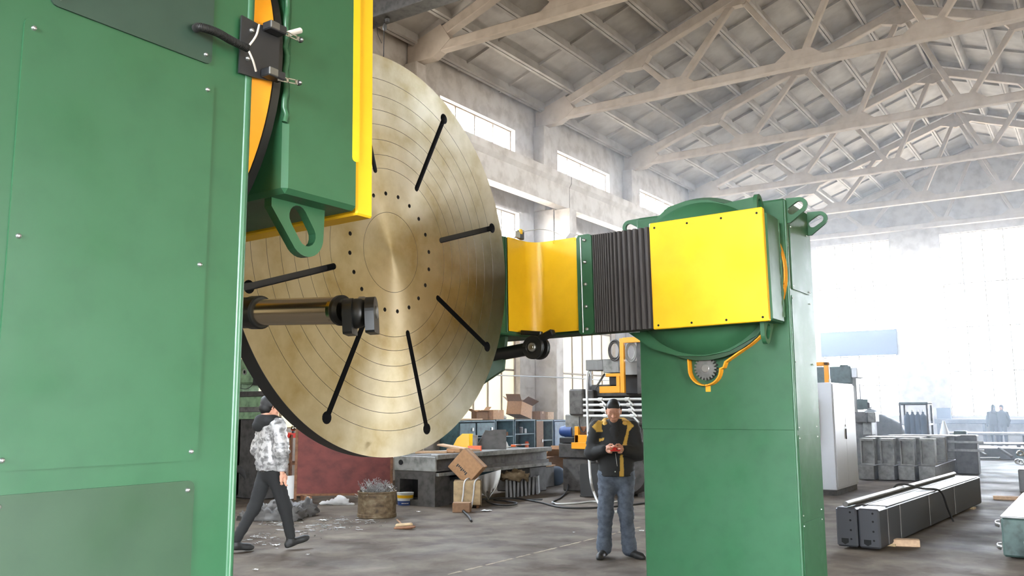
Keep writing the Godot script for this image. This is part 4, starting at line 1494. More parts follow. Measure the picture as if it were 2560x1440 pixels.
	# cardboard on the bed
	var lay := [["pale cardboard sheet lying aslant on the machine bed", 1140, 1108, 0.62, 0.34, 0.35, 0.03, M.cardboard_pale, 0.16, -9.85], ["second pale cardboard sheet under the aslant one on the bed", 1165, 1111, 0.5, 0.25, -0.2, 0.03, M.cardboard_pale, 0.0, -9.8],
		["flat brown carton board beside the orange tray", 1100, 1124, 0.5, 0.12, 0.5, 0.03, M.cardboard, 0.0, -9.75], ["bundle of wooden strips at the near end of the bed", 1078, 1132, 0.55, 0.1, 0.6, 0.04, M.cardboard_pale, 0.0, -9.8], ["short brown carton on the edge of the bed", 1135, 1125, 0.24, 0.12, 0.4, 0.07, M.cardboard, 0.0, -9.6]]
	for e in lay:
		b = Mb.new()
		var p: Vector3 = bo.call(e[1], e[9])
		b.box(Transform3D(Basis(Vector3.UP, e[5]) * Basis(Vector3.BACK, -e[8]), Vector3(p.x, Y + e[6] * 0.5 + e[8] * 0.35, p.z)), Vector3(e[3], e[6], e[4]), 0.004)
		one("cardboard_sheet" if e[6] < 0.06 else "carton", b, e[7], e[0], "cardboard")
	var tr := thing("tray", "orange plastic tray near the edge of the machine bed", "tray", bt.call(1187, 1127))
	tr.rotation.y = 0.5
	b = Mb.new()
	b.prism(rect(-0.12, -0.07, 0.12, 0.07), Transform3D(Basis(Vector3.RIGHT, -PI / 2), Vector3.ZERO), 0.09, [rect(-0.105, -0.055, 0.105, 0.055)])
	obj("rim", b, M.orange_plastic, tr)
	b = Mb.new()
	b.bx(-0.11, 0.11, 0.0, 0.02, -0.06, 0.06)
	obj("bottom", b, M.orange_plastic, tr)
	b = Mb.new()
	var q: Vector3 = bt.call(1262, 1121)
	b.lathe(q, Vector3.UP, [Vector2(0.06, 0.0), Vector2(0.08, 0.03), Vector2(0.05, 0.11), Vector2(0.015, 0.16), Vector2(0, 0.16)], 9)
	one("rag", b, M.paper_white, "white rag heaped beside the gusset plate on the bed", "rag")
	var hm := thing("hammer", "hammer with wooden handle lying at the far end of the bed", "hammer", bt.call(1285, 1117))
	b = Mb.new()
	b.cyl(Vector3(0, 0.025, 0), Vector3(0.0, 0.025, -0.26), 0.014, -1.0, 8)
	obj("handle", b, M.rust, hm)
	b = Mb.new()
	b.bx(-0.05, 0.05, 0.0, 0.045, 0.0, 0.045, 0.006)
	obj("head", b, M.orange_plastic, hm)
	b = Mb.new()
	q = bt.call(1302, 1114)
	b.bar(q + Vector3(0, 0.02, 0.2), q + Vector3(0, 0.02, -0.3), 0.05, 0.02, 0.004)
	one("steel_bar", b, M.zinc, "bright flat bar lying on the far end of the bed", "bar")
	# ---- in front of the bed
	b = Mb.new()
	b.bx(-0.3, 0.3, 0.0, 0.42, -0.22, 0.22, 0.03)
	var cs := thing("cast_block", "dark grey cast block with rounded top edge in front of the bed", "casting", ground(1092, 1262) + Vector3(-0.12, 0, -0.22))
	obj("body", b, M.dark_steel, cs)
	b = Mb.new()
	b.cyl(Vector3(0.14, 0.13, 0.215), Vector3(0.14, 0.13, 0.228), 0.04, -1.0, 14)
	obj("bore", b, M.hole, cs)
	var pan := thing("pan", "flat black pan resting on the dark cast block", "pan", cs.position + Vector3(0.16, 0.42, -0.02))
	b = Mb.new()
	b.lathe(Vector3.ZERO, Vector3.UP, [Vector2(0.0, 0.006), Vector2(0.15, 0.006), Vector2(0.26, 0.05), Vector2(0.27, 0.05), Vector2(0.16, 0.0), Vector2(0, 0.0)], 24)
	obj("dish", b, M.black_plate, pan)
	# tilted carton with printing
	var kk := at_x(-9.2, 1152, 1188)
	var tc := carton("large plain carton leaning on its corner against the machine bed, printed in black", Vector3(0.46, 0.42, 0.3), Vector3(kk.x - 0.1, 0.5, kk.z - 0.1), Basis(Vector3.UP, 0.35) * Basis(Vector3.BACK, -0.75), M.cardboard, 0.0)
	b = Mb.new()
	for i in 7:
		b.bx(-0.13 + i * 0.034, -0.108 + i * 0.034, 0.13 - (0.02 if i % 3 == 0 else 0.0), 0.165, 0.1505, 0.1525)
	obj("print", b, M.black_plate, tc)
	# white sheet draped over the castings
	var rows := []
	for i in 15:
		var row := []
		for j in 15:
			var px := lerpf(1176, 1250, j / 14.0)
			var py := lerpf(1176, 1252, i / 14.0)
			var u := j / 14.0
			var v := i / 14.0
			px = lerpf(1176.0 + 40.0 * v * v, 1252.0 - 26.0 * v * v, u)
			py = lerpf(1196.0 - 22.0 * u, 1236.0 + 14.0 * (1.0 - absf(u - 0.45) * 1.4), v)
			row.append(at_z(-13.1 + 0.25 * v + 0.045 * sin(u * 17.0 + v * 2.0) * (0.3 + v) + 0.02 * sin(u * 31.0), px, py))
		rows.append(row)
	b = Mb.new()
	b.sheet(rows, Vector3(0, 0.3, 1), 0.006)
	one("plastic_sheet", b, M.white_sheet, "crumpled white plastic sheet draped over castings beside the plywood crate", "sheet")
	# plywood crate on legs
	var cr := thing("plywood_crate", "battered pale plywood crate with straps in front of the white sheet", "crate", ground(1172, 1268), 0.62)
	b = Mb.new()
	b.bx(-0.25, 0.2, 0.05, 0.44, -0.19, 0.19, 0.01)
	obj("body", b, M.plywood, cr)
	b = Mb.new()
	b.bx(0.2, 0.215, 0.04, 0.45, -0.2, 0.2, 0.004)
	obj("end_board", b, M.drum, cr)
	for e in [[-0.2, -0.15], [0.15, -0.15], [-0.2, 0.15], [0.15, 0.15]]:
		b = Mb.new()
		b.bx(e[0] - 0.025, e[0] + 0.025, 0.0, 0.06, e[1] - 0.02, e[1] + 0.02)
		obj("leg", b, M.rust, cr)
	for e in [-0.12, 0.05]:
		b = Mb.new()
		b.tube(curve([Vector3(e, 0.02, 0.22), Vector3(e + 0.03, 0.22, 0.205), Vector3(e + 0.05, 0.42, 0.21), Vector3(e + 0.1, 0.47, 0.05), Vector3(e + 0.12, 0.46, -0.1)], 5), 0.014, 6)
		obj("strap", b, M.white_sheet, cr)
	carton("small dark brown block standing before the plywood crate", Vector3(0.28, 0.15, 0.2), ground(1155, 1280), Basis(Vector3.UP, 0.5), M.cardboard_dark, 0.0)
	b = Mb.new()
	var p1 := ground(1152, 1280)
	b.tube(curve([ground(1150, 1277) + Vector3(0, 0.04, 0), ground(1162, 1285) + Vector3(0, 0.02, 0), ground(1172, 1295) + Vector3(0, 0.02, 0), ground(1178, 1306) + Vector3(0, 0.02, 0)], 5), 0.018, 8)
	one("rubber_hose", b, M.cable_black, "short black hose end lying on the floor before the small brown block", "hose")
	# ---- row of steel plates and the sack on it
	var n_pl := 9
	for i in n_pl:
		b = Mb.new()
		var px := 1262.0 + i * 9.5
		var o := Vector3(-9.2, 0, at_x(-9.3, px, 1215).z)
		b.box(Transform3D(Basis(Vector3.UP, 0.5 + 0.06 * sin(i * 3.1)) * Basis(Vector3.BACK, 0.06 * sin(i * 1.7)), Vector3(o.x - 0.12, 0.17, o.z - 0.12)), Vector3(0.05, 0.34, 0.36), 0.006)
		one("steel_plate", b, M.dark_steel, "dark steel plate standing on edge in the row beside the white sheet", "plate", "row of standing steel plates")
	var sk := Mb.new()
	var so := Vector3(-9.2, 0, at_x(-9.3, 1266, 1215).z)
	blend(sk, [[Vector3(so.x - 0.1, 0.39, so.z + 0.08), Vector3(so.x + 0.02, 0.41, so.z - 0.2), 0.07, 0.1], [Vector3(so.x + 0.02, 0.41, so.z - 0.2), Vector3(so.x + 0.1, 0.37, so.z - 0.36), 0.09, 0.06]], 0.05, 0.018, null, 0.06)
	one("sack", sk, M.drum, "dusty sack slumped over the standing steel plates", "sack")
	# low dark box with a tray of parts
	var lb := thing("low_bench", "low dark steel bench with a carton tray on top", "bench", ground(1340, 1222) + Vector3(-0.35, 0, -0.1))
	b = Mb.new()
	b.bx(-0.28, 0.36, 0.0, 0.42, -0.62, 0.1, 0.012)
	obj("body", b, M.dark_steel, lb)
	b = Mb.new()
	b.bx(-0.3, 0.38, 0.42, 0.45, -0.64, 0.14, 0.004)
	obj("top", b, M.cardboard_pale, lb)
	carton("shallow carton of oddments on the low dark bench", Vector3(0.4, 0.16, 0.5), lb.position + Vector3(0.03, 0.452, -0.26), Basis(Vector3.UP, 0.1), M.cardboard_dark, 1.2, M.cardboard)
	b = Mb.new()
	b.cyl(Vector3.ZERO, Vector3(0, 0.16, 0), 0.05, -1.0, 14, 0.01)
	one("spray_can", b, M.white_plastic, "pale can standing at the corner of the low dark bench", "can").position = lb.position + Vector3(0.2, 0.452, 0.07)
	carton("open brown carton with raised flaps beside the machine tank", Vector3(0.46, 0.34, 0.5), Vector3(ground(1395, 1206).x, 0.26, ground(1395, 1206).z), Basis(Vector3.UP, 0.35), M.cardboard_dark, 0.85, M.cardboard)
	carton("reddish brown carton on the floor under the open carton", Vector3(0.62, 0.26, 0.6), Vector3(ground(1395, 1206).x + 0.05, 0.0, ground(1395, 1206).z), Basis(Vector3.UP, 0.2), M.rust, 0.0)
	b = Mb.new()
	var tb := ground(1378, 1216)
	b.ball(tb + Vector3(-0.05, 0.2, -0.3), Vector3(0.2, 0.21, 0.2), Basis(), 14, 9)
	one("tarpaulin_bundle", b, M.blue_board, "slate blue tarpaulin bundle between the low bench and the cartons", "bundle")

	# ---- red welding screen
	var rs := thing("welding_screen", "dark red sheet metal welding screen on a steel frame behind the swarf drum", "screen", ground(738, 1250))
	var rd := ground(978, 1247) - ground(738, 1250)
	rs.rotation.y = atan2(-rd.z, rd.x)
	var rl := rd.length()
	b = Mb.new()
	b.bx(0.02, rl - 0.02, 0.1, 1.5, -0.01, 0.01, 0.003)
	obj("sheet", b, M.red_board, rs)
	for x in [0.0, rl]:
		b = Mb.new()
		b.bx(x - 0.025, x + 0.025, 0.0, 1.56, -0.02, 0.02, 0.004)
		obj("post", b, M.rust, rs)
	b = Mb.new()
	b.bx(0.02, rl - 0.02, 0.07, 0.11, -0.02, 0.02, 0.004)
	obj("rail", b, M.rust, rs)
	b = Mb.new()
	b.bx(0.02, rl - 0.02, 1.48, 1.52, -0.02, 0.02, 0.004)
	obj("rail", b, M.rust, rs)
	carton("red brick lying under the dark red screen", Vector3(0.3, 0.09, 0.14), ground(765, 1252), Basis(Vector3.UP, -0.5), M.rust, 0.0)
	var rg := Mb.new()
	var ro := ground(845, 1262)
	blend(rg, [[ro + Vector3(-0.12, 0.04, 0.05), ro + Vector3(0.1, 0.06, -0.03), 0.05, 0.075, Vector3.UP, 1.0], [ro + Vector3(0.1, 0.03, -0.05), ro + Vector3(0.26, 0.02, -0.1), 0.05, 0.025], [ro + Vector3(-0.1, 0.03, 0.04), ro + Vector3(-0.28, 0.02, 0.14), 0.04, 0.025], [ro + Vector3(0.0, 0.05, 0.0), ro + Vector3(0.02, 0.1, -0.02), 0.06, 0.04]], 0.05, 0.014, null, 0.06)
	one("cloth_bag", rg, M.white_sheet, "crumpled white cloth bag on the floor below the red screen", "bag")
	# ---- swarf drum
	var dr := thing("swarf_drum", "cut-down rusty steel drum full of curled metal swarf", "drum", ground(942, 1292))
	b = Mb.new()
	b.lathe(Vector3.ZERO, Vector3.UP, [Vector2(0, 0.0), Vector2(0.29, 0.0), Vector2(0.3, 0.01), Vector2(0.298, 0.05), Vector2(0.29, 0.06), Vector2(0.29, 0.36), Vector2(0.3, 0.37), Vector2(0.3, 0.39), Vector2(0.275, 0.39), Vector2(0.275, 0.25), Vector2(0, 0.25)], 40)
	obj("shell", b, M.drum, dr)
	b = Mb.new()
	b.bx(-0.34, -0.3, 0.1, 0.38, -0.05, 0.05, 0.004)
	obj("hinge_plate", b, M.rust, dr)
	b = Mb.new()
	rng.seed = 77
	for i in 230:
		var a := rng.randf() * TAU
		var r := sqrt(rng.randf()) * 0.25
		var o := Vector3(cos(a) * r, 0.3 + rng.randf() * 0.2 * (1.0 - r * 2.2) + rng.randf() * 0.08, sin(a) * r)
		var path := []
		var ax := Vector3(rng.randf() - 0.5, rng.randf() - 0.2, rng.randf() - 0.5).normalized()
		var f := Mb.frame(ax)
		var rr := 0.008 + rng.randf() * 0.02
		for s in 9:
			path.append(o + f.x * cos(s * 0.9) * rr + f.y * sin(s * 0.9) * rr + ax * s * (0.006 + rng.randf() * 0.01))
		b.tube(path, 0.0032, 3)
	tag(obj("swarf", b, M.swarf, dr), "", "", "", "stuff")
	# paint bucket
	var pb := thing("paint_bucket", "white paint bucket with yellow and blue label beside the swarf drum", "bucket", ground(1013, 1262))
	for e in [[0.0, 0.075, M.machine_blue, "blue_band"], [0.075, 0.12, M.paper_white, "white_band"], [0.12, 0.17, M.yellow_paint, "yellow_band"], [0.17, 0.21, M.paper_white, "rim"]]:
		b = Mb.new()
		var r0: float = 0.125 + e[0] * 0.1
		var r1: float = 0.125 + e[1] * 0.1
		b.lathe(Vector3.ZERO, Vector3.UP, [Vector2(0, e[0]), Vector2(r0, e[0]), Vector2(r1, e[1]), Vector2(0, e[1])], 28)
		obj(e[3], b, e[2], pb)
	# lettering strip on the blue band
	b = Mb.new()
	var vd := (EYE - pb.position)
	var va := atan2(vd.x, vd.z)
	for i in 7:
		var a := va - 0.45 + i * 0.14
		b.box(Transform3D(Basis(Vector3.UP, a), Vector3(sin(a) * 0.131, 0.036, cos(a) * 0.131)), Vector3(0.011, 0.018, 0.003))
	obj("lettering", b, M.paper_white, pb)
	b = Mb.new()
	var hp := []
	for i in 13:
		var a := PI * i / 12.0
		hp.append(Vector3(cos(a) * 0.145, 0.19 + sin(a) * 0.02, sin(a) * 0.15))
	b.tube(hp, 0.004, 5)
	obj("handle", b, M.zinc, pb)
	# broom head
	var br := thing("broom", "worn broom head lying on the floor in front of the drum", "broom", ground(1010, 1322))
	br.rotation.y = 0.25
	b = Mb.new()
	b.box(Transform3D(Basis(Vector3.BACK, 0.1), Vector3(0.0, 0.05, 0)), Vector3(0.26, 0.05, 0.07), 0.02)
	obj("head", b, M.plywood, br)
	b = Mb.new()
	b.box(Transform3D(Basis(Vector3.BACK, 0.1), Vector3(0.02, 0.02, 0.02)), Vector3(0.3, 0.04, 0.1), 0.015)
	obj("bristles", b, M.rust, br)
	b = Mb.new()
	b.cyl(Vector3(-0.05, 0.06, -0.02), Vector3(-0.22, 0.09, -0.22), 0.014, 0.012, 8)
	obj("handle_stub", b, M.cardboard_dark, br)

	# ---- green machine behind the walker
	var zz := -10.9
	var G := func(px: float, py: float, dz := 0.0) -> Vector3: return at_z(zz + dz, px, py)
	var gm := thing("green_machine_tool", "old pale green machine tool with a bored housing behind the walking person", "machine", Vector3(G.call(640, 1100).x, 0, zz - 0.5))
	var slab := func(called: String, x0: float, y0: float, x1: float, y1: float, d0: float, d1: float, m: Material, bev := 0.01) -> MeshInstance3D:
		var a: Vector3 = G.call(x0, y0) - gm.position
		var c: Vector3 = G.call(x1, y1) - gm.position
		var w := Mb.new()
		w.bx(a.x, c.x, c.y, a.y, 0.5 - d0, 0.5 - d1, bev)
		return obj(called, w, m, gm)
	var hs: MeshInstance3D = slab.call("spindle_housing", 560, 902, 662, 958, 0.0, 0.6, M.machine_green, 0.03)
	var ho: Vector3 = G.call(612, 930, 0.005) - gm.position
	b = Mb.new()
	b.lathe(ho - Vector3(0, 0, 0.0), Vector3(0, 0, 1), [Vector2(0.055, -0.01), Vector2(0.055, 0.012), Vector2(0.035, 0.015), Vector2(0.03, 0.0)], 24)
	obj("bore_ring", b, M.zinc, hs)
	b = Mb.new()
	b.cyl(ho + Vector3(0, 0, -0.02), ho + Vector3(0, 0, 0.004), 0.032, -1.0, 20)
	obj("bore", b, M.hole, hs)
	slab.call("knob_block", 637, 947, 652, 962, -0.05, 0.1, M.black_plate)
	slab.call("housing_post", 540, 900, 585, 1240, 0.1, 0.5, M.machine_green)
	slab.call("dark_rail", 560, 980, 668, 991, 0.0, 0.4, M.dark_steel)
	slab.call("green_rail", 560, 991, 665, 1018, 0.05, 0.45, M.machine_green)
	slab.call("lower_rail", 560, 1018, 660, 1030, 0.0, 0.4, M.grey_cast)
	slab.call("apron", 560, 1030, 650, 1048, 0.02, 0.42, M.machine_green)
	slab.call("bed", 560, 1048, 640, 1250, 0.1, 0.5, M.dark_steel)
	b = Mb.new()
	var w0: Vector3 = G.call(596, 968, 0.05)
	b.tube(curve([w0, G.call(612, 973, 0.05), G.call(625, 968, 0.05), G.call(634, 958, 0.05)], 6), 0.006, 6)
	one("machine_cable", b, M.cable_black, "black cable sagging under the green bored housing", "cable")
	# red shelf rack beside it
	var rz := -11.6
	var rk := thing("parts_rack", "steel parts rack with a red edge between the green machine and the red screen", "rack", at_z(rz, 665, 1088) * Vector3(1, 0, 1))
	var rp := rk.position
	var ry := at_z(rz, 665, 1086).y
	var xl := at_z(rz, 606, 1088).x - rp.x
	var xr := at_z(rz, 728, 1088).x - rp.x
	b = Mb.new()
	b.bx(xl, xr, ry - 0.06, ry + 0.03, -0.5, 0.0, 0.006)
	obj("red_shelf", b, M.red_plastic, rk)
	for y in [0.15, 0.6]:
		b = Mb.new()
		b.bx(xl, xr, y, y + 0.04, -0.5, 0.0, 0.004)
		obj("shelf", b, M.rust, rk)
	for x in [xr - 0.02, xr - 0.28, xl + 0.02, (xl + xr) / 2]:
		for z in [-0.48, -0.02]:
			b = Mb.new()
			b.bx(x - 0.025, x + 0.025, 0.0, ry, z - 0.02, z + 0.02)
			obj("leg", b, M.rust, rk)
	for e in [[0.0, 0.64, M.blue_plastic, "blue plastic crate on the middle shelf of the red edged rack", "crate"], [-0.35, 0.64, M.rust, "brown parts box on the middle shelf of the red edged rack", "box"], [-0.1, 0.19, M.blue_plastic, "blue parts bin on the bottom shelf of the red edged rack", "bin"], [-0.5, 0.19, M.plywood, "pale wooden box on the bottom shelf of the red edged rack", "box"]]:
		var bn := thing("parts_bin", e[3], e[4], rp + Vector3(xl * 0.5 + e[0] + 0.38, e[1], -0.22))
		b = Mb.new()
		b.prism(rect(-0.14, -0.17, 0.14, 0.17), Transform3D(Basis(Vector3.RIGHT, -PI / 2), Vector3.ZERO), 0.2, [rect(-0.12, -0.15, 0.12, 0.15)])
		obj("walls", b, e[2], bn)
		b = Mb.new()
		b.bx(-0.13, 0.13, 0, 0.02, -0.16, 0.16)
		obj("bottom", b, e[2], bn)
	var lp := thing("work_lamp", "small round silver lamp head on the red edged rack", "lamp", Vector3(at_z(rz + 0.05, 718, 1080).x, ry + 0.03, rz - 0.1))
	b = Mb.new()
	b.ball(Vector3(0, 0.09, 0), Vector3(0.055, 0.055, 0.055), Basis(), 16, 10)
	obj("head", b, M.chrome, lp)
	b = Mb.new()
	b.cyl(Vector3(0, 0.0, 0), Vector3(0, 0.06, 0), 0.03, 0.02, 12)
	obj("foot", b, M.black_plate, lp)
	# pale panel leaning by the screen
	b = Mb.new()
	b.box(Transform3D(Basis(Vector3.BACK, 0.15), ground(715, 1250) + Vector3(0, 0.22, -0.05)), Vector3(0.03, 0.42, 0.3), 0.004)
	one("foam_board", b, M.paper_white, "small white foam board leaning against the post of the red screen", "board")
	# black tyre-like rings and hose on the floor behind the near column
	for e in [[600, 1215, 0.24, "black rubber tyre lying tilted behind the near column"]]:
		b = Mb.new()
		var o := ground(e[0], e[1] + 30)
		var path := []
		for i in 25:
			var a := TAU * i / 24.0
			path.append(o + Vector3(cos(a) * e[2], 0.3 + sin(a) * e[2], sin(a) * 0.08))
		b.tube(path, 0.07, 10)
		one("tyre", b, M.rubber, e[3], "tyre")
	b = Mb.new()
	var heap := []
	for i in 6:
		var o := ground(630 + i * 20, 1302 - (i % 3) * 6)
		heap.append([o + Vector3(-0.15, 0.02, 0.0), o + Vector3(0.15, 0.03 + 0.05 * (i % 2), -0.15), 0.1, 0.13 + 0.03 * (i % 2)])
	blend(b, heap, 0.08, 0.03, null, 0.1)
	one("tarpaulin", b, M.grey_cast, "low heap of dusty grey tarpaulin on the floor behind the walking person", "tarpaulin")
	machine_group()
	hoist()

func machine_group() -> void:
	# pipe machine behind the standing man
	var b: Mb
	var z := -15.4
	var Q := func(px: float, py: float, dz := 0.0) -> Vector3: return at_z(z + dz, px, py)
	var base: Vector3 = Q.call(1530, 1200)
	var t := thing("pipe_machine", "grey and black pipe machine with white pipes and yellow brackets behind the standing man", "machine", Vector3(base.x, 0, z))
	var o := t.position
	var slab := func(called: String, x0: float, y0: float, x1: float, y1: float, d0: float, d1: float, m: Material, bev := 0.012) -> MeshInstance3D:
		var a: Vector3 = Q.call(x0, y0, d1) - o
		var c: Vector3 = Q.call(x1, y1, d1) - o
		var w := Mb.new()
		w.bx(a.x, c.x, maxf(c.y, -o.y), a.y, d0, d1, bev)
		return obj(called, w, m, t)
	slab.call("head_casting", 1421, 973, 1458, 1038, -0.5, 0.0, M.grey_cast, 0.03)
	slab.call("head_side", 1455, 975, 1484, 1042, -0.5, -0.06, M.dark_steel, 0.02)
	slab.call("neck", 1412, 1036, 1500, 1092, -0.55, -0.12, M.light_grey, 0.02)
	slab.call("pedestal", 1406, 1146, 1500, 1240, -0.5, -0.1, M.grey_cast, 0.02)
	slab.call("table", 1396, 1108, 1520, 1148, -0.6, -0.05, M.dark_steel, 0.02)
	slab.call("cross_rail", 1478, 1040, 1640, 1062, -0.6, -0.1, M.grey_cast, 0.015)
	slab.call("rear_panel", 1478, 978, 1640, 1045, -0.7, -0.4, M.black_plate, 0.01)
	slab.call("upper_rail", 1478, 962, 1640, 990, -0.6, -0.2, M.dark_steel, 0.015)
	slab.call("drive_block", 1562, 932, 1640, 985, -0.6, -0.1, M.black_plate, 0.02)
	slab.call("relay_box", 1522, 940, 1545, 975, -0.6, -0.2, M.black_plate, 0.02)
	slab.call("base", 1500, 1062, 1640, 1250, -0.9, -0.3, M.dark_steel, 0.02)
	for i in 4:
		b = Mb.new()
		var y: float = Q.call(1500, 999 + i * 13.5, 0.0).y
		var xa: float = Q.call(1462, 1000).x - o.x
		var xb: float = Q.call(1632, 1000).x - o.x
		b.cyl(Vector3(xa, y, 0.06), Vector3(xb, y, 0.06), 0.026, -1.0, 12)
		var pp := obj("white_pipe", b, M.paper_white, t)
		for e in [1505, 1572]:
			b = Mb.new()
			var xe: float = Q.call(e + i * 4, 1000).x - o.x
			b.cyl(Vector3(xe - 0.05, y, 0.06), Vector3(xe + 0.05, y, 0.06), 0.04, -1.0, 12, 0.005)
			b.bar(Vector3(xe, y, 0.06), Vector3(xe + 0.16, y - 0.12, 0.12), 0.03, 0.03, 0.006)
			obj("joint", b, M.paper_white, pp)
	# yellow hanging bracket
	var yb := func(x0: float, y0: float, x1: float, y1: float) -> void:
		var a: Vector3 = Q.call(x0, y0, 0.35) - o
		var c: Vector3 = Q.call(x1, y1, 0.35) - o
		var w := Mb.new()
		w.bx(a.x, c.x, c.y, a.y, 0.28, 0.35, 0.006)
		obj("yellow_bracket", w, M.orange_paint, t)
	yb.call(1548, 846, 1561, 982)
	yb.call(1498, 966, 1550, 982)
	yb.call(1514, 934, 1550, 941)
	yb.call(1540, 940, 1549, 967)
	yb.call(1556, 844, 1640, 853)
	slab.call("bracket_mount", 1590, 840, 1640, 985, -0.3, 0.3, M.dark_steel, 0.01)
	# sheet metal ducts
	slab.call("duct", 1464, 900, 1507, 925, -0.4, 0.1, M.grey_panel, 0.004)
	slab.call("duct", 1507, 898, 1547, 931, -0.4, 0.16, M.light_grey, 0.004)
	slab.call("duct", 1561, 903, 1640, 935, -0.4, 0.12, M.grey_panel, 0.004)
	slab.call("duct_post", 1468, 924, 1474, 975, -0.3, -0.2, M.dark_steel, 0.003)
	b = Mb.new()
	b.bar(Q.call(1512, 934, -0.2) - o, Q.call(1488, 972, -0.2) - o, 0.03, 0.03)
	obj("duct_strut", b, M.dark_steel, t)
	# lower yellow bracket and blue motor
	slab.call("yellow_foot", 1436, 1066, 1446, 1122, -0.02, 0.06, M.orange_paint, 0.006)
	slab.call("yellow_foot", 1436, 1087, 1470, 1112, -0.02, 0.06, M.orange_paint, 0.006)
	slab.call("yellow_foot", 1428, 1106, 1470, 1123, -0.1, 0.12, M.orange_paint, 0.006)
	slab.call("gearbox", 1445, 1066, 1488, 1090, -0.3, -0.04, M.rust, 0.01)
	b = Mb.new()
	var m0: Vector3 = Q.call(1403, 1078, -0.2) - o
	var m1: Vector3 = Q.call(1434, 1078, -0.2) - o
	b.lathe(m0, m1 - m0, [Vector2(0, 0), Vector2(0.09, 0.0), Vector2(0.105, 0.04), Vector2(0.105, 0.1), Vector2(0.12, 0.1), Vector2(0.12, (m1 - m0).length()), Vector2(0, (m1 - m0).length())], 20)
	obj("motor", b, M.machine_blue, t)
	slab.call("motor_shelf", 1398, 1094, 1434, 1108, -0.4, -0.05, M.black_plate, 0.01)
	# black tank
	var tk := thing("coolant_tank", "big black coolant tank with rounded corners on the floor behind the standing man", "tank", ground(1462, 1244) + Vector3(0, 0, -0.2))
	b = Mb.new()
	b.prism(round_rect(-0.21, 0.03, 0.21, 0.62, 0.05, 4), Transform3D(Basis(Vector3.UP, 0.3), Vector3(0, 0, -0.25)), 0.45)
	obj("shell", b, M.black_paint, tk)
	b = Mb.new()
	b.bx(-0.15, 0.15, 0.0, 0.04, -0.15, 0.12)
	obj("skid", b, M.dark_steel, tk)
	b = Mb.new()
	b.cyl(Vector3(0.05, 0.62, -0.05), Vector3(0.05, 0.66, -0.05), 0.05, -1.0, 14, 0.006)
	obj("cap", b, M.black_plate, tk)
	var tk2 := thing("round_tank", "dark grey round tank lying behind the standing man, beside the far column", "tank", ground(1590, 1240) + Vector3(-0.05, 0, -0.05))
	b = Mb.new()
	b.lathe(Vector3(0, 0.45, -0.4), Vector3(0, 0, 1), [Vector2(0, 0), Vector2(0.38, 0.02), Vector2(0.43, 0.1), Vector2(0.43, 0.6), Vector2(0.38, 0.7), Vector2(0, 0.74)], 32, true)
	obj("shell", b, M.dark_steel, tk2)
	for s in [-0.2, 0.2]:
		b = Mb.new()
		b.bx(s - 0.04, s + 0.04, 0.0, 0.15, -0.3, 0.2)
		obj("foot", b, M.dark_steel, tk2)
	# white hose from the duct to the floor
	b = Mb.new()
	var path := [Q.call(1474, 938, 0.0), Q.call(1470, 930, 0.2), Q.call(1467, 960, 0.4)]
	for e in [[1468, 1010, -14.6], [1470, 1080, -14.2], [1473, 1150, -13.9], [1477, 1200, -13.6]]:
		path.append(at_z(e[2], e[0], e[1]))
	for e in [[1485, 1232, 0.16], [1500, 1262, 0.02], [1530, 1280, 0.016], [1570, 1272, 0.016]]:
		path.append(at_y(e[2], e[0], e[1]))
	b.tube(curve(path, 6), 0.022, 8)
	one("white_hose", b, M.hose_white, "long white hose hanging from the grey duct down to the floor beside the standing man", "hose")
	b = Mb.new()
	path = []
	for e in [[1380, 1258], [1395, 1262], [1440, 1260], [1480, 1256], [1520, 1258], [1560, 1252], [1590, 1235]]:
		path.append(ground(e[0], e[1]) + Vector3(0, 0.016, 0))
	path.append(at_y(0.35, 1612, 1185))
	b.tube(curve(path, 6), 0.016, 7)
	one("white_hose", b, M.hose_white, "white hose lying across the floor behind the standing man", "hose")
	b = Mb.new()
	path = []
	for e in [[1418, 1170, 0.42], [1420, 1200, 0.2], [1418, 1225, 0.05]]:
		path.append(at_y(e[2], e[0], e[1]))
	for e in [[1402, 1246], [1383, 1256], [1385, 1262]]:
		path.append(ground(e[0], e[1]) + Vector3(0, 0.015, 0))
	b.tube(curve(path, 6), 0.014, 7)
	one("grey_hose", b, M.cable_black, "dark hose dropping from the machine pedestal to the floor beside the black tank", "hose")
	b = Mb.new()
	path = []
	for e in [[1175, 1254], [1230, 1248], [1290, 1248], [1350, 1258], [1400, 1270], [1470, 1272], [1560, 1266], [1640, 1256]]:
		path.append(ground(e[0], e[1]) + Vector3(0, 0.014, 0))
	b.tube(curve(path, 8), 0.016, 7)
	one("power_cable", b, M.cable_black, "long black power cable running along the floor from the white sheet to the machine", "cable")
	b = Mb.new()
	path = []
	for e in [[1215, 1256], [1232, 1264], [1262, 1268], [1286, 1266], [1291, 1262], [1270, 1258], [1235, 1254]]:
		path.append(ground(e[0], e[1]) + Vector3(0, 0.03, 0))
	b.tube(curve(path, 8), 0.014, 7)
	one("power_cable", b, M.cable_black, "loop of black cable on the floor in front of the steel plates", "cable")
	b = Mb.new()
	path = [Q.call(1448, 1042, 0.02), Q.call(1450, 1070, 0.12), Q.call(1460, 1080, 0.14), Q.call(1470, 1062, 0.12), Q.call(1480, 1040, 0.02)]
	b.tube(curve(path, 7), 0.012, 7)
	one("looped_cable", b, M.cable_black, "black cable looping under the grey machine head", "cable")
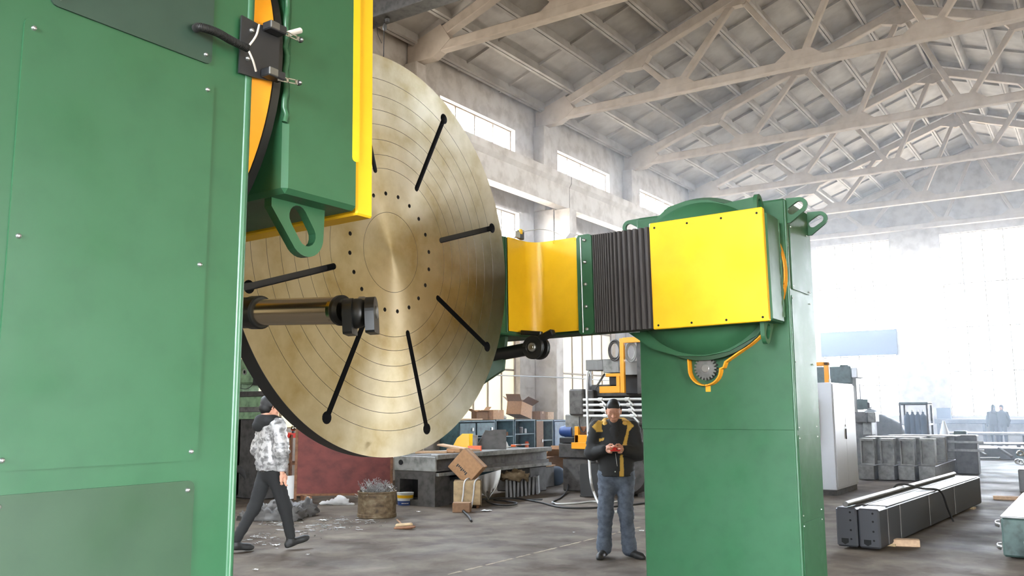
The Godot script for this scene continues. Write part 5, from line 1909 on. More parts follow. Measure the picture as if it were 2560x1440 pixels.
	# two coils of hose hung over the yellow arm
	for e in [[1537, 876, 15.0, 25.0, "grey hose coil hanging left of the yellow bracket post"], [1578, 880, 13.0, 24.0, "grey hose coil hanging under the yellow arm beside the far column"]]:
		b = Mb.new()
		for r in [1.0, 0.8]:
			path = []
			for i in 29:
				var a := PI * 1.5 + TAU * i / 28.0
				path.append(Q.call(e[0] + cos(a) * e[2] * r, e[1] - sin(a) * e[3] * r, 0.2 + 0.04 * r))
			b.tube(path, 0.02, 7)
		one("hose_coil", b, M.grey_panel if e[0] > 1550 else M.dark_steel, e[4], "hose coil")

func hoist() -> void:
	# overhead crane: bridge girder out of sight above, hoist hanging under it
	var z := -12.3
	var t := thing("overhead_crane", "dark overhead crane bridge with hoist drum hanging above the faceplate", "crane", Vector3(RIDGE, 0, z))
	var b := Mb.new()
	b.bx(WALL + 0.95 - RIDGE, RIGHT - 0.95 - RIDGE, 9.3, 9.95, -0.2, 0.2, 0.01)
	obj("bridge_girder", b, M.dark_steel, t)
	for x in [WALL + 0.97, RIGHT - 0.97]:
		b = Mb.new()
		b.bx(x - 0.1 - RIDGE, x + 0.1 - RIDGE, 8.63, 9.32, -1.2, 1.2, 0.01)
		obj("end_truck", b, M.dark_steel, t)
	var a := at_z(z, 985, 5) - t.position
	var c := at_z(z, 925, 30) - t.position
	b = Mb.new()
	b.lathe(Vector3(c.x - 0.5, c.y + 0.28, 0), Vector3(1, 0, 0), [Vector2(0, 0), Vector2(0.2, 0.0), Vector2(0.27, 0.06), Vector2(0.27, 0.72), Vector2(0.2, 0.86), Vector2(0.12, 0.98), Vector2(0.1, 1.15), Vector2(0, 1.15)], 24, true)
	obj("hoist_drum", b, M.machine_dark_green, t)
	b = Mb.new()
	b.bx(c.x - 0.3, c.x + 0.2, c.y + 0.45, 9.32, -0.12, 0.12, 0.01)
	obj("trolley", b, M.dark_steel, t)
	var h0 := at_z(z, 961, 26) - t.position
	var h1 := at_z(z, 959, 150) - t.position
	b = Mb.new()
	b.cyl(h0 + Vector3(0, 0.1, 0), Vector3(h0.x, h1.y - 1.0, 0), 0.009, -1.0, 6)
	obj("cable", b, M.cable_black, t)
	b = Mb.new()
	var m := at_z(z, 968, 45) - t.position
	b.bx(m.x - 0.04, m.x + 0.04, m.y - 0.09, m.y + 0.09, -0.03, 0.03, 0.008)
	obj("limit_weight", b, M.dark_steel, t)
	m = at_z(z, 962, 68) - t.position
	b = Mb.new()
	b.ball(m, Vector3(0.045, 0.08, 0.04), Basis(), 12, 8)
	obj("hook_block", b, M.dark_steel, t)
	b = Mb.new()
	b.tube(curve([at_z(z, 938, 30) - t.position, at_z(z, 942, 60) - t.position, at_z(z, 944, 85) - t.position, at_z(z, 954, 108) - t.position], 6), 0.006, 5)
	obj("slack_wire", b, M.cable_black, t)

# ------------------------------------------------------------------ the right side of the hall
func right_side() -> void:
	var b: Mb
	# white control cabinet
	var c := thing("control_cabinet", "tall white double door control cabinet on a dark plinth beside the far column", "cabinet", Vector3(-4.28, 0, -17.19))
	b = Mb.new()
	b.bx(-0.6, 0.0, 0.1, 2.1, -1.68, 0.0, 0.012)
	obj("body", b, M.pale_grey_paint, c)
	b = Mb.new()
	b.bx(-0.58, -0.02, 0.0, 0.1, -1.66, -0.02)
	obj("plinth", b, M.dark_steel, c)
	for k in 2:
		b = Mb.new()
		b.bx(0.0, 0.02, 0.14, 2.07, -0.02 - k * 0.825, -0.835 - k * 0.825, 0.006)
		var d := obj("door", b, M.pale_grey_paint, c)
		if k == 0:
			b = Mb.new()
			b.bx(0.02, 0.04, 1.02, 1.22, -0.79, -0.81, 0.005)
			obj("handle", b, M.black_plate, d)
			b = Mb.new()
			b.cyl(Vector3(0.02, 1.28, -0.8), Vector3(0.035, 1.28, -0.8), 0.02, -1.0, 12)
			obj("lock", b, M.zinc, d)
	b = Mb.new()
	b.bx(-0.45, -0.27, 1.0, 1.78, 0.0, 0.06, 0.01)
	obj("side_box", b, M.pale_grey_paint, c)
	for x in [-0.04, -0.56]:
		b = Mb.new()
		b.cyl(Vector3(x, 2.1, -0.05), Vector3(x, 2.16, -0.05), 0.018, -1.0, 10)
		obj("lifting_eye", b, M.zinc, c)
	# orange pipe frame behind the cabinet
	var of := thing("orange_gantry", "orange pipe frame standing behind the white control cabinet", "frame", Vector3(-4.9, 0, -19.2))
	b = Mb.new()
	var ya := at_z(-19.2, 2066, 905).y
	var xa := at_z(-19.2, 2066, 905).x + 4.9
	b.bx(xa - 0.05, xa + 0.05, 0.0, ya, -0.05, 0.05, 0.01)
	obj("post", b, M.orange_paint, of)
	b = Mb.new()
	b.bx(xa - 0.9, xa + 0.05, ya - 0.08, ya, -0.05, 0.05, 0.01)
	obj("arm", b, M.orange_paint, of)
	# pair of long box beams on the floor
	var p0 := ground(2203, 1381)
	var p1 := ground(2455, 1263)
	var dir := (p1 - p0)
	var len := dir.length()
	var turn := atan2(-dir.x, -dir.z)
	for k in 2:
		var t := thing("box_beam", ["long dark steel box beam on the floor, the one with the bare side", "long dark steel box beam strapped to its twin, the one under the pipe"][k], "beam", p0, turn)
		b = Mb.new()
		b.bx(-0.235 - k * 0.25, 0.0 - k * 0.25, 0.03, 0.47, -len, 0.0, 0.02)
		obj("body", b, M.beam_steel, t)
		for y in [0.12, 0.22, 0.33, 0.42]:
			b = Mb.new()
			b.cyl(Vector3(-0.07 - k * 0.25, y, -0.005), Vector3(-0.07 - k * 0.25, y, 0.003), 0.012, -1.0, 10)
			obj("bolt_hole", b, M.hole, t)
		b = Mb.new()
		b.prism(PackedVector2Array([Vector2(-0.04, 0.035), Vector2(0.04, 0.035), Vector2(0.04, -0.01), Vector2(0, -0.035), Vector2(-0.04, -0.01)]), Transform3D(Basis(), Vector3(-0.14 - k * 0.25, 0.09, -0.004)), 0.008)
		obj("lifting_notch", b, M.hole, t)
		b = Mb.new()
		b.bx(-0.23 - k * 0.25, -0.005 - k * 0.25, 0.47, 0.478, -len + 0.1, -0.4, 0.003)
		obj("ground_top", b, M.steel, t)
		if k == 0:
			for z in [-0.35, -0.9, -2.4, -4.0]:
				b = Mb.new()
				b.bx(0.0, 0.008, 0.05, 0.45, z - 0.012, z + 0.012)
				obj("rib", b, M.grey_cast, t)
		for z in [-0.6, -len + 0.7]:
			b = Mb.new()
			b.bx(-0.24 - k * 0.25, 0.02 - k * 0.24, 0.0, 0.03, z - 0.08, z + 0.08)
			obj("packing_block", b, M.plywood, t)
	b = Mb.new()
	b.cyl(Vector3(-0.36, 0.51, 0.02), Vector3(-0.36, 0.51, -len + 0.15), 0.032, -1.0, 14)
	var pp := one("steel_pipe", b, M.steel, "bright steel pipe lying along the top of the box beams", "pipe")
	pp.position = p0
	pp.rotation.y = turn
	b = Mb.new()
	b.tube(curve([Vector3(-0.5, 0.2, -2.4), Vector3(-0.47, 0.5, -2.5), Vector3(-0.36, 0.56, -2.6), Vector3(-0.15, 0.5, -2.75), Vector3(0.03, 0.46, -2.95), Vector3(0.06, 0.2, -3.2), Vector3(0.1, 0.02, -3.3)], 7), 0.014, 7)
	var st := one("lifting_sling", b, M.cable_black, "grey wire sling laid across the two box beams", "sling")
	st.position = p0
	st.rotation.y = turn
	carton("pale wooden wedge lying beside the box beams", Vector3(0.3, 0.08, 0.14), ground(2264, 1365), Basis(Vector3.UP, 0.3), M.cardboard_pale, 0.0)
	# rows of machine legs on long rails
	for k in 4:
		var x := -4.62 + k * 0.405
		var t := thing("rail_frame", "ground steel base rail carrying upright I-section stubs, one of the row behind the box beams", "frame", Vector3(x, 0, -21.2 - 0.1 * k), 0.0, "row of base rails with uprights")
		b = Mb.new()
		b.bx(-0.17, 0.17, 0.02, 0.34, -4.6, 0.0, 0.01)
		obj("rail", b, M.grey_cast, t)
		b = Mb.new()
		b.bx(-0.165, 0.165, 0.03, 0.33, -0.002, 0.006, 0.002)
		obj("ground_end", b, M.steel, t)
		for z in [-0.35, -1.9, -3.5]:
			b = Mb.new()
			b.bx(-0.15, 0.15, 0.34, 0.37, z - 0.15, z + 0.15)
			b.bx(-0.15, 0.15, 0.88, 0.93, z - 0.17, z + 0.17)
			b.bx(-0.15, -0.12, 0.36, 0.9, z - 0.14, z + 0.14)
			b.bx(0.12, 0.15, 0.36, 0.9, z - 0.14, z + 0.14)
			b.bx(-0.13, 0.13, 0.36, 0.9, z - 0.02, z + 0.02)
			obj("upright", b, M.light_grey, t)
		b = Mb.new()
		b.bx(-0.12, 0.12, 0.34, 0.36, -1.5, -0.6)
		obj("ground_pad", b, M.steel, t)
	for e in [["bright flat plate lying over the uprights of the base rails", -4.2, -22.4, 1.2, 0.7], ["second plate lying over the far uprights of the base rails", -3.7, -24.0, 1.3, 0.8]]:
		b = Mb.new()
		b.bx(e[1] - e[3] / 2, e[1] + e[3] / 2, 0.93, 0.955, e[2] - e[4] / 2, e[2] + e[4] / 2, 0.004)
		one("cover_sheet", b, M.steel, e[0], "plate")
	# green-grey post and dark box at the end of the rails
	b = Mb.new()
	var po := ground(2408, 1166)
	b.bx(-0.16, 0.16, 0.0, 0.98, -0.16, 0.16, 0.02)
	one("steel_post", b, M.machine_dark_green, "thick dark steel post standing at the end of the base rails", "post").position = po
	var wt := thing("workpiece_stand", "squat dark stand with bright bars between the base rails and the thick post", "stand", Vector3(-2.95, 0, -24.6))
	b = Mb.new()
	b.bx(-0.25, 0.25, 0.0, 0.95, -0.2, 0.2, 0.02)
	obj("body", b, M.dark_steel, wt)
	for y in [0.55, 0.75]:
		b = Mb.new()
		b.bx(-0.4, 0.4, y, y + 0.06, 0.2, 0.26, 0.006)
		obj("bar", b, M.steel, wt)
	# milling machine behind the cabinet
	var z := -26.5
	var Q := func(px: float, py: float) -> Vector3: return at_z(z, px, py)
	var o := Vector3(Q.call(2130, 1000).x, 0, z)
	var mm := thing("milling_machine", "grey-green milling machine with long overarm behind the white control cabinet", "machine", o)
	var slab := func(called: String, x0: float, y0: float, x1: float, y1: float, d: float, m: Material, dz := 0.0) -> void:
		var a: Vector3 = Q.call(x0, y0) - o
		var e: Vector3 = Q.call(x1, y1) - o
		var w := Mb.new()
		w.bx(a.x, e.x, maxf(e.y, 0.0), a.y, dz - d, dz, 0.02)
		obj(called, w, m, mm)
	slab.call("overarm", 2030, 918, 2128, 958, 0.9, M.machine_dark_green)
	slab.call("overarm_end", 2128, 920, 2144, 944, 0.9, M.pale_grey_paint)
	slab.call("motor_hump", 2096, 912, 2118, 920, 0.6, M.machine_dark_green, -0.1)
	slab.call("column", 2090, 944, 2146, 1130, 0.8, M.grey_panel, -0.2)
	slab.call("cutter_head", 2144, 998, 2172, 1024, 0.5, M.machine_dark_green, 0.1)
	slab.call("gear_head", 2168, 1006, 2176, 1020, 0.4, M.black_plate, 0.1)
	slab.call("spindle_rod", 2148, 960, 2152, 1000, 0.08, M.dark_steel, 0.0)
	slab.call("knee", 2136, 1030, 2172, 1056, 0.6, M.grey_cast, 0.3)
	slab.call("saddle", 2172, 1030, 2194, 1056, 0.5, M.light_grey, 0.25)
	slab.call("knee_side", 2160, 1054, 2184, 1088, 0.5, M.light_grey, 0.2)
	slab.call("pedestal", 2130, 1055, 2190, 1220, 0.7, M.grey_cast, 0.1)
	# dark tarpaulin heap by the gable
	b = Mb.new()
	for e in [[2195, 1082, 0.9, 0.9], [2215, 1078, 0.8, 0.7], [2180, 1070, 0.6, 1.2]]:
		var g := at_z(-34.0, e[0], e[1])
		b.ball(Vector3(g.x, 0.45, -34.0), Vector3(e[2], 0.45 + e[3] * 0.6, 0.7), Basis(), 14, 9)
	one("covered_stack", b, M.dark_steel, "dark covered heap between the milling machine and the gas bottle cage", "heap")
	# gas bottle cage
	var gz := -31.0
	var cg := at_z(gz, 2286, 1060)
	var cage := thing("gas_bottle_cage", "steel cage with open front for gas bottles below the plastered pier", "cage", Vector3(cg.x, 0, gz))
	var hw := (at_z(gz, 2320, 1060).x - at_z(gz, 2252, 1060).x) / 2
	var top := at_z(gz, 2286, 1008).y
	for x in [-hw, hw]:
		for zz in [0.0, -0.8]:
			b = Mb.new()
			b.bx(x - 0.03, x + 0.03, 0.0, top, zz - 0.03, zz + 0.03)
			obj("post", b, M.dark_steel, cage)
	for y in [0.15, top * 0.62, top - 0.03]:
		b = Mb.new()
		b.bx(-hw, hw, y - 0.03, y + 0.03, -0.83, -0.77)
		b.bx(-hw - 0.03, -hw + 0.03, y - 0.03, y + 0.03, -0.8, 0.0)
		b.bx(hw - 0.03, hw + 0.03, y - 0.03, y + 0.03, -0.8, 0.0)
		obj("rail", b, M.dark_steel, cage)
	b = Mb.new()
	b.bx(-hw - 0.03, hw + 0.03, top - 0.03, top + 0.03, -0.83, 0.03)
	obj("roof", b, M.machine_dark_green, cage)
	for k in 4:
		var gb := thing("gas_bottle", "tall slate blue gas bottle standing in the cage", "gas bottle", Vector3(cg.x - hw + 0.17 + k * (2 * hw - 0.34) / 3.0, 0, gz - 0.25), 0.0, "gas bottles in the cage")
		b = Mb.new()
		b.lathe(Vector3.ZERO, Vector3.UP, [Vector2(0, 0), Vector2(0.115, 0.0), Vector2(0.115, 1.28), Vector2(0.09, 1.38), Vector2(0.04, 1.43), Vector2(0.035, 1.5), Vector2(0, 1.5)], 16, true)
		obj("shell", b, M.blue_board, gb)
		b = Mb.new()
		b.cyl(Vector3(0, 1.5, 0), Vector3(0, 1.56, 0), 0.03, -1.0, 10)
		obj("valve", b, M.zinc, gb)
	# far bench and board on the gable
	b = Mb.new()
	var fz := FAR + 0.35
	var a0 := at_z(fz, 2338, 1052)
	b.bx(a0.x, a0.x + 8.0, 0.9, 1.12, fz - 0.3, fz + 0.3, 0.02)
	var bn := thing("wall_bench", "long dark bench along the far gable under the bright windows", "bench", Vector3.ZERO)
	obj("top", b, M.dark_steel, bn)
	for k in 5:
		b = Mb.new()
		b.bx(a0.x + 0.1 + k * 1.9, a0.x + 0.2 + k * 1.9, 0.0, 0.9, fz - 0.25, fz + 0.25)
		obj("leg", b, M.dark_steel, bn)
	b = Mb.new()
	var b0 := at_z(FAR + 0.12, 2341, 1020)
	var b1 := at_z(FAR + 0.12, 2379, 1050)
	b.bx(b0.x, b1.x, b1.y, b0.y, FAR + 0.02, FAR + 0.12, 0.01)
	one("notice_board", b, M.blue_board, "slate blue notice board on the gable pier above the bench", "board")
	b = Mb.new()
	b.lathe(Vector3.ZERO, Vector3.UP, [Vector2(0.28, 0.0), Vector2(0.26, 0.05), Vector2(0.16, 0.7), Vector2(0.04, 1.15), Vector2(0, 1.15)], 16, true)
	one("white_cone", b, M.paper_white, "tall white wrapped cone shape standing beyond the base rails", "cone").position = Vector3(at_z(-37.0, 2361, 1080).x, 0.0, -37.0)
	# heap of sheet metal parts
	var hz := -27.0
	var parts := [[2452, 1124, 2.2, 0.35, 0.9, M.dark_steel, "low dark welded box frame among the metal parts by the far bench"], [2470, 1118, 2.6, 0.06, 1.2, M.steel, "bright sheet of steel lying over the low box frame"], [2520, 1128, 1.8, 0.3, 1.0, M.machine_dark_green, "dark green sheet metal hood lying by the low box frame"], [2475, 1104, 3.2, 0.08, 1.5, M.steel, "pale sheet stack on trestles below the far bench"]]
	for i in parts.size():
		var e = parts[i]
		var g := ground(e[0] + (24 if i == 2 else 0), e[1] + 22)
		b = Mb.new()
		b.box(Transform3D(Basis(Vector3.UP, 0.1 + 0.25 * sin(i * 2.0)), Vector3(g.x, [0.17, 0.4, 0.2, 0.62][i], g.z - i * 0.3)), Vector3(e[2], e[3], e[4]), 0.01)
		var t := thing("sheet_metal_part", e[6], "sheet metal", Vector3.ZERO)
		obj("sheet", b, e[5], t)
		if i in [1, 3]:
			for s in [-0.35, 0.35]:
				b = Mb.new()
				b.bx(g.x + s * e[2] - 0.04, g.x + s * e[2] + 0.04, 0.0, [0.17, 0.38, 0.2, 0.58][i], g.z - i * 0.3 - 0.3, g.z - i * 0.3 + 0.3)
				obj("trestle", b, M.dark_steel, t)
	for e in [[2432, 1118, 2465, 1138], [2497, 1120, 2530, 1142], [2416, 1146, 2500, 1146]]:
		b = Mb.new()
		b.bar(at_z(-27.6, e[0], e[1]), at_z(-27.2, e[2], e[3]), 0.08, 0.06, 0.01)
		one("angle_bar", b, M.steel, "bright angle bar lying across the metal parts beyond the box beams", "bar", "angle bars on the metal parts")
	# chain heap and blocks at the right edge
	var bk := thing("planer_casting", "dark green machine base block with bright ground top at the right edge", "machine base", ground(2508, 1398))
	b = Mb.new()
	b.bx(0.0, 1.3, 0.02, 0.43, -3.2, -0.05, 0.02)
	obj("body", b, M.machine_dark_green, bk)
	b = Mb.new()
	b.bx(0.0, 0.32, 0.43, 0.45, -3.2, -0.02, 0.004)
	obj("ground_top", b, M.steel, bk)
	b = Mb.new()
	b.bx(0.4, 1.3, 0.43, 0.45, -3.2, -0.3, 0.004)
	obj("ground_top", b, M.light_grey, bk)
	for e in [[-0.02, 0.36, 0.0], [-0.02, 0.12, -0.02]]:
		bolt(bk, Vector3(e[0], e[1], e[2] - 0.1), Vector3(-1, 0.1, 0.2), 0.035, M.zinc, "jack_screw")
	b = Mb.new()
	b.bx(0.0, 0.9, 0.0, 0.32, -1.2, 0.0, 0.04)
	one("pale_block", b, M.pale_grey_paint, "pale grey block on the floor in front of the dark green machine base", "block").position = ground(2553, 1440) + Vector3(0.02, 0, -0.3)
	var ch := Mb.new()
	rng.seed = 5
	var c0 := ground(2552, 1232)
	for i in 26:
		var p := c0 + Vector3(rng.randf() * 0.7 - 0.05, 0.42 + rng.randf() * 0.35, -rng.randf() * 1.2)
		var path := []
		var f := Mb.frame(Vector3(rng.randf() - 0.5, rng.randf() - 0.5, rng.randf() - 0.5))
		for s in 9:
			path.append(p + f.x * cos(s * TAU / 8.0) * 0.07 + f.y * sin(s * TAU / 8.0) * 0.045)
		ch.tube(path, 0.018, 6)
	var cb := thing("chain_crate", "dark crate heaped with bright chain at the right edge", "crate", Vector3.ZERO)
	tag(obj("chain", ch, M.zinc, cb), "", "", "", "stuff")
	b = Mb.new()
	b.bx(c0.x - 0.02, c0.x + 1.1, 0.0, 0.44, c0.z - 1.4, c0.z, 0.02)
	obj("body", b, M.dark_steel, cb)
	carton("pale timber offcut on the floor between the box beams and the machine base", Vector3(0.42, 0.06, 0.16), ground(2517, 1249), Basis(Vector3.UP, 0.1), M.cardboard_pale, 0.0)
	# poster on the concrete column
	var px := WALL + 0.75
	var po0 := Vector3(0, 0, -22.1 + 0.2)
	var q0 := at_z(po0.z, 1311, 959)
	var q1 := at_z(po0.z, 1328, 1012)
	var ps := thing("notice", "tall white notice with a blue and red heading on the concrete column", "poster", Vector3((q0.x + q1.x) / 2, q1.y, po0.z + 0.006))
	var w := (q1.x - q0.x)
	var h := q0.y - q1.y
	b = Mb.new()
	b.bx(-w / 2, w / 2, 0, h, -0.004, 0.004)
	obj("sheet", b, M.paper_white, ps)
	b = Mb.new()
	b.bx(-w / 2, w / 2, h * 0.93, h, 0.004, 0.006)
	obj("blue_heading", b, M.blue_plastic, ps)
	b = Mb.new()
	b.bx(-w * 0.45, w * 0.45, h * 0.86, h * 0.91, 0.004, 0.006)
	obj("red_line", b, M.red_plastic, ps)
	b = Mb.new()
	for i in 14:
		b.bx(-w * 0.42, w * (0.42 - 0.2 * fposmod(i * 0.37, 1.0)), h * (0.8 - i * 0.055), h * (0.815 - i * 0.055), 0.004, 0.0055)
	tag(obj("text_lines", b, M.blue_board, ps), "", "", "", "stuff")
	# conduit along the left wall
	b = Mb.new()
	var cw := []
	for e in [[1215, 937], [1300, 940], [1420, 944], [1500, 950], [1610, 955]]:
		cw.append(at_x(WALL + 0.8, e[0], e[1]))
	b.tube(cw, 0.02, 6)
	one("wall_conduit", b, M.grey_panel, "thin grey pipe running level along the left wall across the columns", "pipe")

# ------------------------------------------------------------------ people
# bones: [from, to, radius at from, radius at to, (flattened axis, by how much)]; joined with a smooth minimum and meshed as surface nets
func blend(b: Mb, bones: Array, k: float, cell: float, paint = null, bumps := 0.0, hem := -9.0) -> void:
	var lo := Vector3(1e9, 1e9, 1e9)
	var hi := -lo
	for e in bones:
		var r: float = maxf(e[2], e[3]) + k + cell * 2.0
		for p in [e[0], e[1]]:
			lo = lo.min(p - Vector3.ONE * r)
			hi = hi.max(p + Vector3.ONE * r)
	var nx := int((hi.x - lo.x) / cell) + 2
	var ny := int((hi.y - lo.y) / cell) + 2
	var nz := int((hi.z - lo.z) / cell) + 2
	var f := PackedFloat32Array()
	f.resize(nx * ny * nz)
	f.fill(1.0)
	var noise := FastNoiseLite.new()
	noise.seed = 4
	noise.frequency = 9.0
	noise.fractal_octaves = 2
	for e in bones:
		var a: Vector3 = e[0]
		var ab: Vector3 = e[1] - a
		var l2 := maxf(ab.length_squared(), 1e-9)
		var r0: float = e[2]
		var r1: float = e[3]
		var side: Vector3 = e[4] if e.size() > 4 else Vector3.ZERO
		var flat: float = e[5] - 1.0 if e.size() > 5 else 0.0
		var m := maxf(r0, r1) + k + cell
		var p0 := ((a.min(e[1]) - Vector3.ONE * m - lo) / cell).floor()
		var p1 := ((a.max(e[1]) + Vector3.ONE * m - lo) / cell).ceil()
		for z in range(maxi(0, int(p0.z)), mini(nz, int(p1.z) + 1)):
			for y in range(maxi(0, int(p0.y)), mini(ny, int(p1.y) + 1)):
				var row := (z * ny + y) * nx
				for x in range(maxi(0, int(p0.x)), mini(nx, int(p1.x) + 1)):
					var q := lo + Vector3(x, y, z) * cell - a
					var t := clampf(q.dot(ab) / l2, 0.0, 1.0)
					q -= ab * t
					if flat != 0.0:
						q += side * (q.dot(side) * flat)
					var d := q.length() - lerpf(r0, r1, t)
					var o := f[row + x]
					var h := maxf(k - absf(o - d), 0.0) / k
					f[row + x] = minf(o, d) - h * h * k * 0.25
	if hem > -8.0:
		for y in ny:
			var cut := hem - (lo.y + y * cell)
			if cut < -cell * 3.0:
				break
			for z in nz:
				for x in nx:
					var i := (z * ny + y) * nx + x
					f[i] = maxf(f[i], cut)
	var ids := {}
	var verts := PackedVector3Array()
	var norms := PackedVector3Array()
	var sy := nx
	var sz := nx * ny
	var corner := [0, 1, sy, sy + 1, sz, sz + 1, sz + sy, sz + sy + 1]
	var edges := [[0, 1], [2, 3], [4, 5], [6, 7], [0, 2], [1, 3], [4, 6], [5, 7], [0, 4], [1, 5], [2, 6], [3, 7]]
	var offs := [Vector3(0, 0, 0), Vector3(1, 0, 0), Vector3(0, 1, 0), Vector3(1, 1, 0), Vector3(0, 0, 1), Vector3(1, 0, 1), Vector3(0, 1, 1), Vector3(1, 1, 1)]
	for z in nz - 1:
		for y in ny - 1:
			var row := z * sz + y * sy
			for x in nx - 1:
				var i := row + x
				if f[i] > cell * 2.0 or f[i] < -cell * 2.0:
					continue
				var s := 0
				for c in corner:
					if f[i + c] < 0.0:
						s += 1
				if s == 0 or s == 8:
					continue
				var sum := Vector3.ZERO
				var n := 0
				for e in edges:
					var va: float = f[i + corner[e[0]]]
					var vb: float = f[i + corner[e[1]]]
					if (va < 0.0) != (vb < 0.0):
						sum += offs[e[0]].lerp(offs[e[1]], va / (va - vb))
						n += 1
				ids[i] = verts.size()
				verts.append(lo + (Vector3(x, y, z) + sum / n) * cell)
				norms.append(Vector3(f[i + 1] + f[i + sy + 1] + f[i + sz + 1] + f[i + sz + sy + 1] - f[i] - f[i + sy] - f[i + sz] - f[i + sz + sy], f[i + sy] + f[i + sy + 1] + f[i + sz + sy] + f[i + sz + sy + 1] - f[i] - f[i + 1] - f[i + sz] - f[i + sz + 1], f[i + sz] + f[i + sz + 1] + f[i + sz + sy] + f[i + sz + sy + 1] - f[i] - f[i + 1] - f[i + sy] - f[i + sy + 1]).normalized())
	if bumps > 0.0:
		for i in verts.size():
			var p := verts[i]
			verts[i] = p + norms[i] * bumps * noise.get_noise_3d(p.x * 0.8, p.y * 2.2, p.z * 0.8)
	for i in ids:
		for ax in 3:
			var st: int = [1, sy, sz][ax]
			if (f[i] < 0.0) == (f[i + st] < 0.0):
				continue
			var s1: int = [sy, sz, 1][ax]
			var s2: int = [sz, 1, sy][ax]
			if not (ids.has(i - s1) and ids.has(i - s2) and ids.has(i - s1 - s2)):
				continue
			var q := [ids[i], ids[i - s1], ids[i - s1 - s2], ids[i - s2]]
			for tr in [[0, 1, 2], [0, 2, 3]]:
				var ia: int = q[tr[0]]
				var ib: int = q[tr[1]]
				var ic: int = q[tr[2]]
				var was := b.v.size()
				b.tri(verts[ia], verts[ib], verts[ic], norms[ia], norms[ib], norms[ic])
				if paint != null:
					for j in 3:
						b.c[was + j] = paint.call(b.v[was + j], b.n[was + j])

func skin_mat() -> StandardMaterial3D:
	if not M.has("skin"):
		mat("skin", s8(206, 150, 122), 0.55)
		mat("hair", s8(20, 18, 17), 0.6)
		var j := mat("jacket_black", Color(1, 1, 1), 0.85)
		j.vertex_color_use_as_albedo = true
		mat("knit_dark", s8(44, 44, 45), 0.95)
		var dn := mat("denim", s8(96, 104, 116), 0.9)
		grain(dn, noise_tex(512, 0.01, [[0.0, 0.62], [0.5, 0.88], [1.0, 1.08]], 61, 5), 2.2)
		mat("trousers_black", s8(26, 26, 26), 0.85)
		mat("shoe_black", s8(30, 29, 28), 0.6)
		var sv := mat("silver_fabric", s8(206, 202, 198), 0.36, 0.3)
		grain(sv, noise_tex(512, 0.016, [[0.0, 0.4], [0.4, 0.6], [0.55, 0.92], [1.0, 1.0]], 62, 3, FastNoiseLite.TYPE_SIMPLEX_SMOOTH, 30.0), 1.6)
		mat("yellow_cloth", s8(214, 168, 84), 0.9)
		mat("lip", s8(160, 92, 82), 0.6)
		mat("eye_dark", s8(24, 18, 16), 0.4)
	return M.skin

# head: centre of the skull, turned by t (local +z looks forward)
func head_bones(o: Vector3, t: Basis) -> Array:
	var P := func(x: float, y: float, z: float) -> Vector3: return o + t * Vector3(x, y, z)
	var sx := t.x
	return [
		[P.call(0, 0.035, -0.018), P.call(0, 0.03, 0.012), 0.088, 0.086, sx, 1.14],
		[P.call(0, -0.02, 0.02), P.call(0, -0.07, 0.04), 0.072, 0.05, sx, 1.06],
		[P.call(0, -0.085, 0.055), P.call(0, -0.09, 0.06), 0.026, 0.024],
		[P.call(-0.045, -0.01, 0.058), P.call(-0.04, -0.045, 0.058), 0.024, 0.022],
		[P.call(0.045, -0.01, 0.058), P.call(0.04, -0.045, 0.058), 0.024, 0.022],
		[P.call(-0.04, 0.03, 0.075), P.call(0.04, 0.03, 0.075), 0.014, 0.014],
		[P.call(0, 0.022, 0.09), P.call(0, -0.022, 0.107), 0.009, 0.013],
		[P.call(-0.014, -0.024, 0.096), P.call(0.014, -0.024, 0.096), 0.009, 0.009],
		[P.call(-0.02, -0.056, 0.089), P.call(0.02, -0.056, 0.089), 0.008, 0.008],
		[P.call(-0.018, -0.067, 0.087), P.call(0.018, -0.067, 0.087), 0.008, 0.008],
		[P.call(-0.082, 0.012, -0.002), P.call(-0.08, -0.03, 0.004), 0.014, 0.01, sx, 1.6],
		[P.call(0.082, 0.012, -0.002), P.call(0.08, -0.03, 0.004), 0.014, 0.01, sx, 1.6],
		[P.call(0, -0.05, -0.02), P.call(0, -0.13, -0.045), 0.056, 0.058],
	]

# hand: wrist w, direction of the palm d, palm normal n (towards the held thing), thumb side s
func hand_bones(w: Vector3, d: Vector3, n: Vector3, s: Vector3, curl: float) -> Array:
	var out := []
	out.append([w - d * 0.02, w + d * 0.03, 0.026, 0.027, n, 1.35])
	out.append([w + d * 0.03 + s * 0.018, w + d * 0.085 + s * 0.022, 0.021, 0.018, n, 1.3])
	out.append([w + d * 0.03 - s * 0.016, w + d * 0.08 - s * 0.024, 0.021, 0.017, n, 1.3])
	for k in 4:
		var off := s * (0.031 - 0.021 * k)
		var l: float = [0.036, 0.041, 0.038, 0.029][k]
		var r: float = [0.0092, 0.0095, 0.009, 0.008][k]
		var p := w + d * (0.088 - 0.004 * k) + off
		var dir := d
		for j in 3:
			var a: float = curl * [0.5, 0.9, 0.8][j]
			dir = (dir * cos(a) + n * sin(a)).normalized()
			n = (n - dir * n.dot(dir)).normalized()
			var q: Vector3 = p + dir * l * [1.0, 0.75, 0.6][j]
			out.append([p, q, r, r * 0.93])
			p = q
		n = (n - d * n.dot(d)).normalized() if absf(n.dot(d)) < 0.95 else n
		n = hand_n(d, s, n)
	var tp := w + d * 0.03 + s * 0.028
	var t1 := tp + (d * 0.6 + s * 0.55 + n * 0.35).normalized() * 0.038
	var t2 := t1 + (d * 0.9 + s * 0.1 + n * 0.35).normalized() * 0.03
	out.append([tp - d * 0.012, t1, 0.015, 0.0115])
	out.append([t1, t2, 0.0115, 0.0095])
	return out

